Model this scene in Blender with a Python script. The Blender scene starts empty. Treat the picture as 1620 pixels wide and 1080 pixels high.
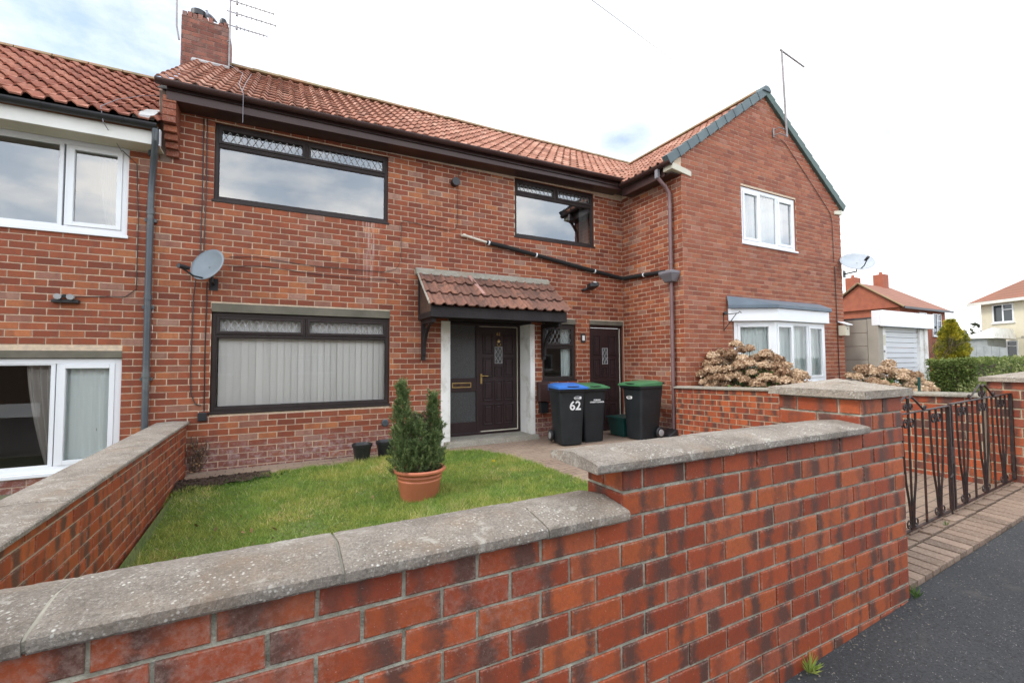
import bpy, math, random
import numpy as np
from mathutils import Vector, Matrix
random.seed(7); RNG = np.random.default_rng(11)
SC = bpy.context.scene; COL = SC.collection
R_ = math.radians
# ------------------------------------------------------------------ camera
F_PX, YAW, PITCH, ROLL = 707.13, .4799, .0436, -.0053
cam_d = bpy.data.cameras.new('camera'); cam = bpy.data.objects.new('camera', cam_d); COL.objects.link(cam)
_f = Vector((math.sin(YAW)*math.cos(PITCH), math.cos(YAW)*math.cos(PITCH), math.sin(PITCH)))
_r = Vector((math.cos(YAW), -math.sin(YAW), 0)); _u = _r.cross(_f)
_r2 = _r*math.cos(ROLL)+_u*math.sin(ROLL); _u2 = _u*math.cos(ROLL)-_r*math.sin(ROLL)
cam.matrix_world = Matrix(((_r2.x,_u2.x,-_f.x,0),(_r2.y,_u2.y,-_f.y,0),(_r2.z,_u2.z,-_f.z,1.40),(0,0,0,1)))
cam_d.sensor_width = 36; cam_d.lens = F_PX/1620*36; cam_d.clip_start = .05; cam_d.clip_end = 2000
SC.camera = cam
# ------------------------------------------------------------------ light
SUN_EL, SUN_AZ = 46, 268            # azimuth clockwise from +y (behind the house)
w = bpy.data.worlds.new('World'); SC.world = w; w.use_nodes = True
nt = w.node_tree; nt.nodes.clear(); N = nt.nodes.new; L = nt.links.new
out = N('ShaderNodeOutputWorld'); bg = N('ShaderNodeBackground'); L(bg.outputs[0], out.inputs[0])
sky = N('ShaderNodeTexSky'); sky.sky_type = 'NISHITA'; sky.sun_disc = False
sky.sun_elevation = R_(SUN_EL); sky.sun_rotation = R_(SUN_AZ); sky.dust_density = 2; sky.air_density = 1.0
tc = N('ShaderNodeTexCoord'); mp = N('ShaderNodeMapping'); mp.inputs['Scale'].default_value = (1, 1, 2.0)
mp.inputs['Location'].default_value = (.35, .1, .2)
L(tc.outputs['Generated'], mp.inputs[0])
n1 = N('ShaderNodeTexNoise'); n1.inputs['Scale'].default_value = 2.4; n1.inputs['Detail'].default_value = 8; n1.inputs['Roughness'].default_value = .62
L(mp.outputs[0], n1.inputs['Vector'])
def vm(op, a, b=None):
    n = N('ShaderNodeVectorMath'); n.operation = op
    for i, v_ in enumerate((a, b)):
        if v_ is None: continue
        if isinstance(v_, tuple): n.inputs[i].default_value = v_
        else: L(v_, n.inputs[i])
    return n
def fm(op, a, b):
    n = N('ShaderNodeMath'); n.operation = op
    for i, v_ in enumerate((a, b)):
        if isinstance(v_, (int, float)): n.inputs[i].default_value = v_
        else: L(v_, n.inputs[i])
    return n.outputs[0]
# holes in the cloud cover, by compass direction
dirn = vm('NORMALIZE', tc.outputs['Generated']); hole = None
for d_, r_, st in (((-.33, .84, .43), .34, .9), ((-.15, .85, .50), .20, .8), ((.60, .66, .44), .14, .45), ((.875, .33, .34), .20, .6), ((.80, .05, .55), .16, .5), ((-.5, -.6, .62), .35, .9), ((.5, -.7, .5), .22, .8), ((-.1, -.86, .5), .12, .7)):
    q_ = vm('MULTIPLY', vm('SUBTRACT', dirn.outputs[0], d_).outputs[0], (1, 1, 1.9)); v_ = fm('MULTIPLY', fm('MAXIMUM', fm('SUBTRACT', 1, fm('DIVIDE', vm('LENGTH', q_.outputs[0]).outputs['Value'], r_)), 0), st)
    hole = v_ if hole is None else fm('MAXIMUM', hole, v_)
nr = N('ShaderNodeValToRGB'); nr.color_ramp.elements[0].position = .40; nr.color_ramp.elements[1].position = .66; nr.color_ramp.elements[0].color = (1, 1, 1, 1); nr.color_ramp.elements[1].color = (0, 0, 0, 1); L(n1.outputs[0], nr.inputs[0])
hs_ = N('ShaderNodeValToRGB'); hs_.color_ramp.interpolation = 'EASE'; hs_.color_ramp.elements[0].position = 0; hs_.color_ramp.elements[1].position = .6; L(hole, hs_.inputs[0])
cr = N('ShaderNodeMath'); cr.operation = 'SUBTRACT'; cr.inputs[0].default_value = 1; L(fm('MULTIPLY', hs_.outputs[0], nr.outputs[0]), cr.inputs[1])
n2 = N('ShaderNodeTexNoise'); n2.inputs['Scale'].default_value = 2.6; n2.inputs['Detail'].default_value = 7
mp2 = N('ShaderNodeMapping'); mp2.inputs['Location'].default_value = (3.3, 5.1, 0); mp2.inputs['Scale'].default_value = (1, 1, 2.2)
L(tc.outputs['Generated'], mp2.inputs[0]); L(mp2.outputs[0], n2.inputs['Vector'])
cc = N('ShaderNodeValToRGB'); cc.color_ramp.elements[0].position = .38; cc.color_ramp.elements[1].position = .62
cc.color_ramp.elements[0].color = (.72, .76, .82, 1); cc.color_ramp.elements[1].color = (1, 1, 1, 1)
L(n2.outputs[0], cc.inputs[0])
sc_ = N('ShaderNodeVectorMath'); sc_.operation = 'SCALE'; sc_.inputs['Scale'].default_value = 11.0; L(cc.outputs[0], sc_.inputs[0])
sx_ = N('ShaderNodeSeparateXYZ'); L(dirn.outputs[0], sx_.inputs[0]); rb = N('ShaderNodeValToRGB'); rb.color_ramp.elements[0].position = .30; rb.color_ramp.elements[1].position = .62
rb.color_ramp.elements[0].color = (1, 1, 1, 1); rb.color_ramp.elements[1].color = (0, 0, 0, 1); L(fm('MULTIPLY', fm('ADD', sx_.outputs[1], 1), .5), rb.inputs[0])
n3 = N('ShaderNodeTexNoise'); n3.inputs['Scale'].default_value = 4.6; n3.inputs['Detail'].default_value = 8; n3.inputs['Roughness'].default_value = .6; L(mp2.outputs[0], n3.inputs['Vector'])
cd = N('ShaderNodeValToRGB'); cd.color_ramp.elements[0].position = .42; cd.color_ramp.elements[1].position = .60; cd.color_ramp.elements[0].color = (1.12, 1.26, 1.42, 1); cd.color_ramp.elements[1].color = (1.9, 1.87, 1.82, 1); L(n3.outputs[0], cd.inputs[0])
mb_ = N('ShaderNodeMix'); mb_.data_type = 'RGBA'; mb_.blend_type = 'MULTIPLY'; L(rb.outputs[0], mb_.inputs['Factor']); L(sc_.outputs[0], mb_.inputs['A']); L(cd.outputs[0], mb_.inputs['B'])
sk = N('ShaderNodeVectorMath'); sk.operation = 'SCALE'; sk.inputs['Scale'].default_value = 1.75; L(sky.outputs[0], sk.inputs[0])
mx = N('ShaderNodeMix'); mx.data_type = 'RGBA'; L(cr.outputs[0], mx.inputs['Factor']); L(sk.outputs[0], mx.inputs['A']); L(mb_.outputs['Result'], mx.inputs['B'])
L(mx.outputs['Result'], bg.inputs[0]); bg.inputs[1].default_value = .12
sl = bpy.data.lights.new('sun', 'SUN'); sl.energy = 1.5; sl.angle = R_(14); sl.color = (1, .95, .88)
so = bpy.data.objects.new('sun', sl); COL.objects.link(so)
_az = R_(SUN_AZ); sd = Vector((math.sin(_az)*math.cos(R_(SUN_EL)), math.cos(_az)*math.cos(R_(SUN_EL)), math.sin(R_(SUN_EL))))
so.rotation_euler = sd.to_track_quat('Z', 'Y').to_euler(); so.location = (0, 0, 30)
SC.view_settings.view_transform = 'Standard'; SC.view_settings.look = 'None'; SC.view_settings.gamma = 1
SC.view_settings.use_curve_mapping = False; SC.view_settings.exposure = 0.45
SC.cycles.max_bounces = 8; SC.cycles.transparent_max_bounces = 12; SC.cycles.sample_clamp_indirect = 6
# ------------------------------------------------------------------ ground heights
def gz(x, y):
    fr = -.006+.055*(min(max(x, -8), 8)-3.2); ho = -.02+.004*max(0, min(x+1, 7))
    t = min(1, max(0, (y-4.4)/2.5)); t = t*t*(3-2*t)
    if y <= 1.3: return fr+.02
    return fr+(ho-fr)*t
# ------------------------------------------------------------------ materials
def newmat(name):
    m = bpy.data.materials.new(name); m.use_nodes = True; t = m.node_tree; t.nodes.clear()
    o = t.nodes.new('ShaderNodeOutputMaterial'); b = t.nodes.new('ShaderNodeBsdfPrincipled'); t.links.new(b.outputs[0], o.inputs[0])
    return m, t, b
def setin(n, k, v): n.inputs[k].default_value = v
def rgb(c): return (c[0], c[1], c[2], 1)
def noise(t, sc, det=4, vec=None, dist=0, rough=.55):
    n = t.nodes.new('ShaderNodeTexNoise'); setin(n, 'Scale', sc); setin(n, 'Detail', det); setin(n, 'Distortion', dist); setin(n, 'Roughness', rough)
    if vec is not None: t.links.new(vec, n.inputs['Vector'])
    return n.outputs[0]
def ramp(t, src, stops):
    r = t.nodes.new('ShaderNodeValToRGB'); t.links.new(src, r.inputs[0]); e = r.color_ramp.elements
    while len(e) < len(stops): e.new(.5)
    for i, (p, c) in enumerate(stops):
        e[i].position = p; e[i].color = rgb(c) if not isinstance(c, (int, float)) else (c, c, c, 1)
    return r.outputs[0]
def mix(t, f, a, b, mode='MIX'):
    m = t.nodes.new('ShaderNodeMix'); m.data_type = 'RGBA'; m.blend_type = mode
    for s, v in (('Factor', f), ('A', a), ('B', b)):
        if isinstance(v, (int, float)): m.inputs[s].default_value = v if s == 'Factor' else (v, v, v, 1)
        elif isinstance(v, tuple): m.inputs[s].default_value = rgb(v)
        else: t.links.new(v, m.inputs[s])
    return m.outputs['Result']
def mth(t, op, a, b=0, c=None):
    m = t.nodes.new('ShaderNodeMath'); m.operation = op
    for i, v in enumerate((a, b) if c is None else (a, b, c)):
        if isinstance(v, (int, float)): m.inputs[i].default_value = v
        else: t.links.new(v, m.inputs[i])
    return m.outputs[0]
def objvec(t): return t.nodes.new('ShaderNodeTexCoord').outputs['Object']
def posvec(t): return t.nodes.new('ShaderNodeNewGeometry').outputs['Position']
def bump(t, b, h, s=.3, d=.01):
    n = t.nodes.new('ShaderNodeBump'); setin(n, 'Strength', s); setin(n, 'Distance', d); t.links.new(h, n.inputs['Height']); t.links.new(n.outputs[0], b.inputs['Normal'])
def pbr(name, c, c2=None, rough=.6, sc=6, bmp=0, bsc=60, metal=0, dirt=None, dsc=2.5, spec=.5, coat=0):
    m, t, b = newmat(name); v = posvec(t) if name.startswith('w_') else objvec(t)
    c2 = c2 or tuple(x*.8 for x in c)
    col = mix(t, ramp(t, noise(t, sc, 5, v), [(.35, 0), (.65, 1)]), c, c2)
    if dirt: col = mix(t, ramp(t, noise(t, dsc, 8, v, .4, .7), [(.52, 0), (.68, 1)]), col, dirt)
    t.links.new(col, b.inputs['Base Color']); setin(b, 'Roughness', rough); setin(b, 'Metallic', metal); setin(b, 'Specular IOR Level', spec)
    if coat: setin(b, 'Coat Weight', coat)
    if bmp: bump(t, b, noise(t, bsc, 4, v), bmp)
    return m
def sepuv(t):
    u = t.nodes.new('ShaderNodeUVMap'); s = t.nodes.new('ShaderNodeSeparateXYZ'); t.links.new(u.outputs[0], s.inputs[0]); return s.outputs[0], s.outputs[1]
def attr(t, n='rnd'):
    a = t.nodes.new('ShaderNodeAttribute'); a.attribute_name = n; s = t.nodes.new('ShaderNodeSeparateColor'); t.links.new(a.outputs[0], s.inputs[0]); return s.outputs
def brickmat(name, stops, smudge=0, smudge_col=(.06, .03, .025), lime=0, rough=.75, bmp=.35, damp=0):
    m, t, b = newmat(name); v = posvec(t); r = attr(t); uu, vv = sepuv(t)
    col = ramp(t, r[0], stops)
    col = mix(t, mth(t, 'MULTIPLY', ramp(t, noise(t, 45, 5, v, 0, .7), [(.4, 0), (.75, 1)]), .45), col, (.12, .05, .035))
    hv = mix(t, .5, r[1], r[1]); col = mix(t, .35, col, mix(t, 1, col, ramp(t, r[1], [(0, .65), (1, 1.3)]), 'MULTIPLY'))
    if smudge:
        d = mth(t, 'ABSOLUTE', mth(t, 'SUBTRACT', uu, mth(t, 'MULTIPLY_ADD', r[2], 1.1, -.05)))
        wob = noise(t, 14, 4, v, .5)
        d = mth(t, 'ADD', d, mth(t, 'MULTIPLY', mth(t, 'SUBTRACT', wob, .5), .5))
        d = mth(t, 'ADD', d, mth(t, 'MULTIPLY', mth(t, 'SUBTRACT', noise(t, 60, 5, v, 0, .7), .5), .22)); d = mth(t, 'ADD', d, mth(t, 'MULTIPLY', mth(t, 'SUBTRACT', .55, mth(t, 'FRACT', mth(t, 'MULTIPLY', r[0], 13.7))), .22))
        f = ramp(t, d, [(.05, 1), (.22, 0)])
        col = mix(t, mth(t, 'MULTIPLY', f, smudge), col, smudge_col)
        d2 = mth(t, 'ADD', mth(t, 'ABSOLUTE', mth(t, 'SUBTRACT', uu, mth(t, 'FRACT', mth(t, 'MULTIPLY', r[1], 7.3)))), mth(t, 'MULTIPLY', mth(t, 'SUBTRACT', noise(t, 22, 4, v), .5), .45))
        col = mix(t, mth(t, 'MULTIPLY', ramp(t, d2, [(.03, 1), (.16, 0)]), smudge*.5), col, smudge_col)
    if lime:
        big = ramp(t, noise(t, 1.3, 3, v), [(.56, 0), (.70, 1)])
        fine = ramp(t, noise(t, 48, 8, v, .1, .8), [(.44, 0), (.68, 1)])
        col = mix(t, mth(t, 'MULTIPLY', mth(t, 'MULTIPLY', big, fine), lime), col, (.42, .30, .26))
    if damp:
        sz = t.nodes.new('ShaderNodeSeparateXYZ'); t.links.new(v, sz.inputs[0])
        low = ramp(t, mth(t, 'ADD', sz.outputs[2], mth(t, 'MULTIPLY', noise(t, 1.7, 4, v), .45)), [(.42, 1), (.66, 0)])
        col = mix(t, mth(t, 'MULTIPLY', low, .55), col, (.17, .075, .065))
        col = mix(t, mth(t, 'MULTIPLY', mth(t, 'MULTIPLY', low, ramp(t, noise(t, 17, 8, v, .3, .75), [(.47, 0), (.62, 1)])), .7), col, (.42, .33, .32))
    if damp:
        mpp = t.nodes.new('ShaderNodeMapping'); setin(mpp, 'Scale', (22, 1, .9)); t.links.new(v, mpp.inputs[0])
        sx = mth(t, 'ABSOLUTE', mth(t, 'SUBTRACT', sz.outputs[0], 1.22)); zz_ = mth(t, 'MULTIPLY', ramp(t, mth(t, 'DIVIDE', sz.outputs[2], 5), [(.50, 0), (.62, 1)]), ramp(t, mth(t, 'DIVIDE', sz.outputs[2], 5), [(.715, 1), (.722, 0)]))
        st_ = mth(t, 'MULTIPLY', mth(t, 'MULTIPLY', ramp(t, sx, [(.08, 1), (.20, 0)]), zz_), ramp(t, noise(t, 1.6, 5, mpp.outputs[0]), [(.50, 0), (.60, 1)]))
        col = mix(t, mth(t, 'MULTIPLY', st_, .55), col, (.55, .42, .38))
    edg = mth(t, 'MINIMUM', mth(t, 'MINIMUM', uu, mth(t, 'SUBTRACT', 1, uu)), mth(t, 'MULTIPLY', mth(t, 'MINIMUM', vv, mth(t, 'SUBTRACT', 1, vv)), .36))
    chip = mth(t, 'MULTIPLY', ramp(t, edg, [(.0, 1), (.045, 0)]), ramp(t, noise(t, 70, 6, v, 0, .75), [(.50, 0), (.60, 1)])); col = mix(t, mth(t, 'MULTIPLY', chip, .45), col, (.40, .30, .24))
    sp = ramp(t, noise(t, 160, 2, v), [(.70, 0), (.75, 1)])
    col = mix(t, mth(t, 'MULTIPLY', sp, .4), col, (.5, .42, .36))
    t.links.new(col, b.inputs['Base Color']); setin(b, 'Roughness', rough); setin(b, 'Specular IOR Level', .3)
    bump(t, b, noise(t, 110, 6, v, .3, .7), bmp, .006)
    return m
M = {}
M['brick_house'] = brickmat('house_brick', [(0, (.18, .046, .025)), (.12, (.235, .058, .028)), (.5, (.28, .072, .032)), (.80, (.33, .093, .039)), (.90, (.46, .165, .065)), (.93, (.29, .12, .08)), (1, (.36, .20, .145))], .3, (.15, .055, .038), .5, damp=1)
M['brick_wing'] = brickmat('wing_brick', [(0, (.24, .066, .036)), (.2, (.29, .083, .042)), (.55, (.33, .098, .048)), (.85, (.37, .122, .058)), (1, (.36, .15, .10))], .12, (.18, .07, .045), .25)
M['brick_garden'] = brickmat('garden_brick', [(0, (.26, .052, .024)), (.4, (.35, .072, .026)), (.8, (.43, .105, .034)), (1, (.33, .088, .048))], .88, (.088, .047, .038), .5, .6)
M['brick_stack'] = brickmat('stack_brick', [(0, (.15, .055, .04)), (.5, (.22, .075, .05)), (.8, (.28, .11, .075)), (1, (.22, .13, .105))], .4, (.06, .045, .04), .5)
M['mortar'] = pbr('w_mortar', (.70, .54, .39), (.54, .43, .32), .9, 20, .5, 200)
M['mortar_grey'] = pbr('w_mortar_grey', (.27, .265, .21), (.46, .445, .36), .9, 22, .8, 120, dirt=(.16, .15, .11), dsc=9)
M['mortar_tan'] = pbr('w_mortar_tan', (.50, .41, .28), (.40, .33, .235), .9, 14, .6, 180)
M['mortar_joint'] = pbr('w_mortar_joint', (.20, .185, .15), (.30, .28, .23), .95, 12, .6, 120)
M['mortar_dark'] = pbr('w_mortar_dark', (.26, .18, .14), (.2, .14, .11), .9, 20, .4, 200)
M['coping'] = None
def coping(name, a, b_, lich=(.68, .66, .60), k=1.):
    m, t, b = newmat(name); v = posvec(t)
    col = mix(t, ramp(t, noise(t, 5, 8, v, .3, .7), [(.35, 0), (.65, 1)]), a, b_)
    col = mix(t, ramp(t, noise(t, 120, 6, v, 0, .85), [(.38, .7), (.56, 0)]), col, (.10, .09, .075)); col = mix(t, ramp(t, noise(t, 150, 4, v, 0, .8), [(.56, 0), (.66, .7)]), col, (.52, .49, .44))
    vo = t.nodes.new('ShaderNodeTexVoronoi'); setin(vo, 'Scale', 70); t.links.new(v, vo.inputs['Vector'])
    spots = mth(t, 'MULTIPLY', ramp(t, vo.outputs['Distance'], [(.15, 1), (.28, 0)]), ramp(t, noise(t, 9, 4, v), [(.45, 0), (.6, 1)]))
    col = mix(t, mth(t, 'MULTIPLY', spots, .85*k), col, lich)
    col = mix(t, mth(t, 'MULTIPLY', ramp(t, noise(t, 3.3, 6, v, 0, .7), [(.52, 0), (.66, 1)]), .45), col, (.27, .19, .13)); col = mix(t, mth(t, 'MULTIPLY', ramp(t, noise(t, 13, 7, v, .6, .75), [(.56, 0), (.64, 1)]), .55), col, (.50, .475, .42)); col = mix(t, mth(t, 'MULTIPLY', ramp(t, noise(t, 8, 7, v, .4, .75), [(.57, 0), (.66, 1)]), .6), col, (.12, .105, .085))
    t.links.new(col, b.inputs['Base Color']); setin(b, 'Roughness', .93); setin(b, 'Specular IOR Level', .2)
    h = mth(t, 'ADD', noise(t, 190, 8, v, 0, .85), mth(t, 'MULTIPLY', noise(t, 30, 5, v), .35)); bump(t, b, h, .9, .006)
    return m
M['coping'] = coping('w_coping', (.38, .335, .29), (.225, .19, .16))
M['cap'] = coping('w_cap', (.46, .39, .32), (.34, .29, .24), (.7, .66, .58))
M['concrete'] = coping('w_concrete', (.40, .37, .31), (.30, .28, .23), (.5, .48, .42), .3)
M['lintel'] = pbr('w_lintel', (.165, .148, .115), (.115, .105, .08), .9, 5, .5, 90, dirt=(.12, .12, .08))
def tilemat(name, stops, moss=0, mosscol=(.09, .08, .06)):
    m, t, b = newmat(name); v = posvec(t); uu, vv = sepuv(t)
    cb = t.nodes.new('ShaderNodeCombineXYZ'); t.links.new(mth(t, 'FLOOR', uu), cb.inputs[0]); t.links.new(mth(t, 'FLOOR', vv), cb.inputs[1])
    wn = t.nodes.new('ShaderNodeTexWhiteNoise'); wn.noise_dimensions = '3D'; t.links.new(cb.outputs[0], wn.inputs['Vector'])
    col = ramp(t, wn.outputs[0], stops)
    col = mix(t, mth(t, 'MULTIPLY', ramp(t, noise(t, 20, 6, v, 0, .7), [(.4, 0), (.7, 1)]), .5), col, (.16, .07, .05))
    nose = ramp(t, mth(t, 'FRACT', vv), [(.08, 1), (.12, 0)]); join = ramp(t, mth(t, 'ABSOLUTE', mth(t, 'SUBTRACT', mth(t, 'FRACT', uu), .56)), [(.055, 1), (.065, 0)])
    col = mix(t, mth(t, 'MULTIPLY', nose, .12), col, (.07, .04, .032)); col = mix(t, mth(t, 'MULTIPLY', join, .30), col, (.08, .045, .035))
    if moss:
        f = ramp(t, noise(t, 9, 8, v, .5, .75), [(.5, 0), (.62, 1)]); col = mix(t, mth(t, 'MULTIPLY', f, moss), col, mosscol)
    t.links.new(col, b.inputs['Base Color']); setin(b, 'Roughness', .8); setin(b, 'Specular IOR Level', .3); bump(t, b, noise(t, 90, 5, v), .4, .006)
    return m
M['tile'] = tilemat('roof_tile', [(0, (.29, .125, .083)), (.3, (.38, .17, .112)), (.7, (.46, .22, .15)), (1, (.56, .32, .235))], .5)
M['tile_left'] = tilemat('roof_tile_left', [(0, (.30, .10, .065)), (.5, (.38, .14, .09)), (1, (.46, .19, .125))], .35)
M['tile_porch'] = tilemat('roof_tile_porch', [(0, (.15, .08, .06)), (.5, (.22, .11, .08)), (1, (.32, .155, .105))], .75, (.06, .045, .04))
M['ridge'] = pbr('w_ridge_tile', (.30, .17, .10), (.24, .20, .11), .85, 4, .4, 60, dirt=(.13, .12, .06))
M['verge_green'] = pbr('w_verge', (.105, .145, .15), (.08, .11, .12), .6, 3)
M['verge_side'] = pbr('w_verge_side', (.08, .125, .11), (.065, .10, .09), .6, 3)
M['lead'] = pbr('w_lead', (.13, .17, .21), (.10, .13, .165), .5, 3, .2, 20)
M['lead_old'] = pbr('w_lead_old', (.42, .42, .42), (.32, .32, .32), .6, 8, .4, 30)
M['brown_gloss'] = pbr('w_brown_upvc', (.050, .026, .024), (.062, .034, .030), .3, 3, spec=.3)
M['brown_frame'] = pbr('w_dark_frame', (.028, .020, .019), (.040, .029, .027), .5, 4, .15, 40, spec=.25)
M['brown_door'] = pbr('w_door', (.026, .0145, .016), (.038, .022, .023), .36, 3, .15, 60, spec=.4)
M['black_timber'] = pbr('w_black_timber', (.020, .016, .017), (.03, .026, .026), .6, 6, .5, 40, spec=.25)
M['old_timber'] = pbr('w_old_timber', (.10, .050, .028), (.035, .022, .017), .8, 9, .5, 40)
M['white'] = pbr('w_white_upvc', (.80, .82, .84), (.76, .78, .80), .25, 2)
M['white_wall'] = pbr('w_white_paint', (.84, .83, .80), (.78, .77, .73), .7, 3, .2, 60, dirt=(.55, .52, .47), dsc=3)
M['white_fascia'] = pbr('w_white_fascia', (.74, .73, .68), (.66, .65, .60), .4, 3)
M['cream'] = pbr('w_cream', (.62, .58, .46), (.55, .52, .42), .6, 3)
M['cream_pipe'] = pbr('w_cream_pipe', (.66, .62, .52), (.6, .56, .47), .5, 3)
M['grey_pipe'] = pbr('w_grey_pipe', (.075, .088, .10), (.06, .07, .08), .38, 3, dirt=(.12, .13, .13))
M['black'] = pbr('black_plastic', (.013, .014, .016), (.02, .021, .023), .42, 5)
M['black_matt'] = pbr('black_foam', (.010, .009, .009), (.018, .017, .016), .9, 30, .6, 90)
M['mauve'] = pbr('w_mauve_pipe', (.15, .085, .085), (.19, .115, .115), .4, 3)
M['hopper'] = pbr('w_hopper', (.22, .21, .23), (.17, .16, .18), .5, 3)
M['metal'] = pbr('metal', (.20, .18, .18), (.30, .28, .28), .5, 12, metal=.2)
M['iron'] = pbr('gate_iron', (.013, .010, .010), (.035, .016, .013), .5, 18, .4, 60, dirt=(.08, .028, .018), dsc=14)
M['brass'] = pbr('brass', (.65, .48, .20), (.5, .35, .13), .3, 10, metal=.9)
M['dish'] = pbr('dish', (.21, .25, .28), (.18, .215, .245), .45, 4)
M['dish_light'] = pbr('dish_light', (.42, .46, .50), (.36, .40, .44), .5, 4)
M['bin'] = pbr('bin_body', (.011, .014, .016), (.017, .020, .023), .48, 4, .12, 120, spec=.35)
M['bin_blue'] = pbr('bin_lid_blue', (.035, .14, .48), (.045, .17, .52), .38, 4)
M['bin_green'] = pbr('bin_lid_green', (.045, .15, .065), (.06, .18, .08), .4, 4)
M['box_green'] = pbr('box_green', (.008, .055, .05), (.01, .07, .06), .4, 4)
M['wheel_hub'] = pbr('wheel_hub', (.4, .4, .4), (.3, .3, .3), .5, 4)
M['sticker'] = pbr('white_sticker', (.8, .8, .8), (.7, .7, .7), .5, 4)
M['terracotta'] = pbr('terracotta_plastic', (.50, .165, .09), (.44, .14, .075), .42, 5, .1, 60)
M['soil'] = pbr('w_soil', (.035, .020, .013), (.06, .035, .022), .95, 30, 1, 60)
M['twig'] = pbr('twig', (.12, .085, .06), (.08, .055, .04), .9, 12)
M['pale_wire'] = pbr('pale_wire', (.6, .6, .62), (.55, .55, .57), .6, 3)
M['room'] = pbr('w_room', (.30, .28, .25), (.25, .23, .21), .9, 1)
M['net'] = None
def clothmat(name, c, tr=.3):
    m, t, b = newmat(name); setin(b, 'Base Color', rgb(c)); setin(b, 'Roughness', .9)
    o = [n for n in t.nodes if n.type == 'OUTPUT_MATERIAL'][0]; tl = t.nodes.new('ShaderNodeBsdfTranslucent'); setin(tl, 'Color', rgb(c))
    ms = t.nodes.new('ShaderNodeMixShader'); setin(ms, 0, tr); t.links.new(b.outputs[0], ms.inputs[1]); t.links.new(tl.outputs[0], ms.inputs[2]); t.links.new(ms.outputs[0], o.inputs[0]); return m
m, t, b = newmat('blind_cloth'); uu, vv = sepuv(t); r = attr(t); cb_ = ramp(t, r[0], [(0, (.84, .84, .81)), (1, (.96, .96, .93))]); t.links.new(mix(t, ramp(t, uu, [(.90, 0), (.985, .55)]), cb_, (.45, .45, .43)), b.inputs['Base Color']); setin(b, 'Roughness', .9); M['blind'] = m; M['net'] = clothmat('net_curtain', (.86, .95, .93), .04); M['curtain'] = clothmat('curtain', (.62, .60, .56))  # blind slats: overlap shade painted into the colour as a dark edge band
def glassmat(name, tint=(.92, .95, .95), boost=2.1, rough=0., base=.03, wob=.02):
    m, t, b = newmat(name); t.nodes.remove(b); o = [n for n in t.nodes if n.type == 'OUTPUT_MATERIAL'][0]
    tr = t.nodes.new('ShaderNodeBsdfTransparent'); setin(tr, 'Color', rgb(tint)); gl = t.nodes.new('ShaderNodeBsdfGlossy'); setin(gl, 'Roughness', rough)
    fr = t.nodes.new('ShaderNodeFresnel'); setin(fr, 'IOR', 1.5)
    f = mth(t, 'MINIMUM', mth(t, 'MULTIPLY_ADD', fr.outputs[0], boost, base), .95)
    ms = t.nodes.new('ShaderNodeMixShader'); t.links.new(f, ms.inputs[0]); t.links.new(tr.outputs[0], ms.inputs[1]); t.links.new(gl.outputs[0], ms.inputs[2]); t.links.new(ms.outputs[0], o.inputs[0])
    return m
    bn = t.nodes.new('ShaderNodeBump'); setin(bn, 'Strength', wob); setin(bn, 'Distance', .05); t.links.new(noise(t, 1.1, 2, posvec(t)), bn.inputs['Height']); t.links.new(bn.outputs[0], gl.inputs['Normal'])
    return m
M['glass'] = glassmat('window_glass', (1, 1, 1), 1.05, 0, .0); M['glass_up'] = glassmat('upper_glass', (.75, .8, .82), 2.6, 0, .17)
m, t, b = newmat('obscured_glass'); v = posvec(t)
t.links.new(mix(t, ramp(t, noise(t, 60, 4, v, 0, .7), [(.35, 0), (.65, 1)]), (.03, .032, .034), (.085, .09, .092)), b.inputs['Base Color']); setin(b, 'Roughness', .3); bump(t, b, noise(t, 70, 3, v), .5, .01); M['obscure'] = m
# ground materials
m, t, b = newmat('asphalt'); v = posvec(t)
col = mix(t, ramp(t, noise(t, 1.2, 6, v), [(.35, 0), (.7, 1)]), (.045, .047, .052), (.066, .068, .073))
col = mix(t, ramp(t, noise(t, 75, 5, v, 0, .85), [(.38, .8), (.55, 0)]), col, (.018, .019, .02)); col = mix(t, ramp(t, noise(t, 110, 4, v, 0, .8), [(.56, 0), (.72, .5)]), col, (.14, .145, .145))
vo = t.nodes.new('ShaderNodeTexVoronoi'); setin(vo, 'Scale', 95); t.links.new(v, vo.inputs['Vector'])
wn = mth(t, 'MULTIPLY', ramp(t, vo.outputs['Distance'], [(.14, 1), (.26, 0)]), ramp(t, noise(t, 31, 2, v), [(.52, 0), (.60, 1)]))
col = mix(t, mth(t, 'MULTIPLY', wn, .8), col, (.36, .34, .32))
dusty = ramp(t, noise(t, 4, 8, v, .3, .7), [(.58, 0), (.75, 1)]); col = mix(t, mth(t, 'MULTIPLY', dusty, .35), col, (.15, .13, .11))
t.links.new(col, b.inputs['Base Color']); setin(b, 'Roughness', .85); setin(b, 'Specular IOR Level', .35)
bump(t, b, mth(t, 'ADD', noise(t, 170, 5, v, 0, .8), mth(t, 'MULTIPLY', noise(t, 8, 3, v), .6)), 1, .008); M['asphalt'] = m
m, t, b = newmat('block_paving'); v = posvec(t)
br = t.nodes.new('ShaderNodeTexBrick'); br.offset = .5; setin(br, 'Scale', 1); setin(br, 'Brick Width', .2); setin(br, 'Row Height', .1); setin(br, 'Mortar Size', .006); setin(br, 'Mortar Smooth', .4)
setin(br, 'Color1', (.24, .165, .12, 1)); setin(br, 'Color2', (.32, .225, .165, 1)); setin(br, 'Mortar', (.07, .055, .042, 1)); t.links.new(v, br.inputs['Vector'])
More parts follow.
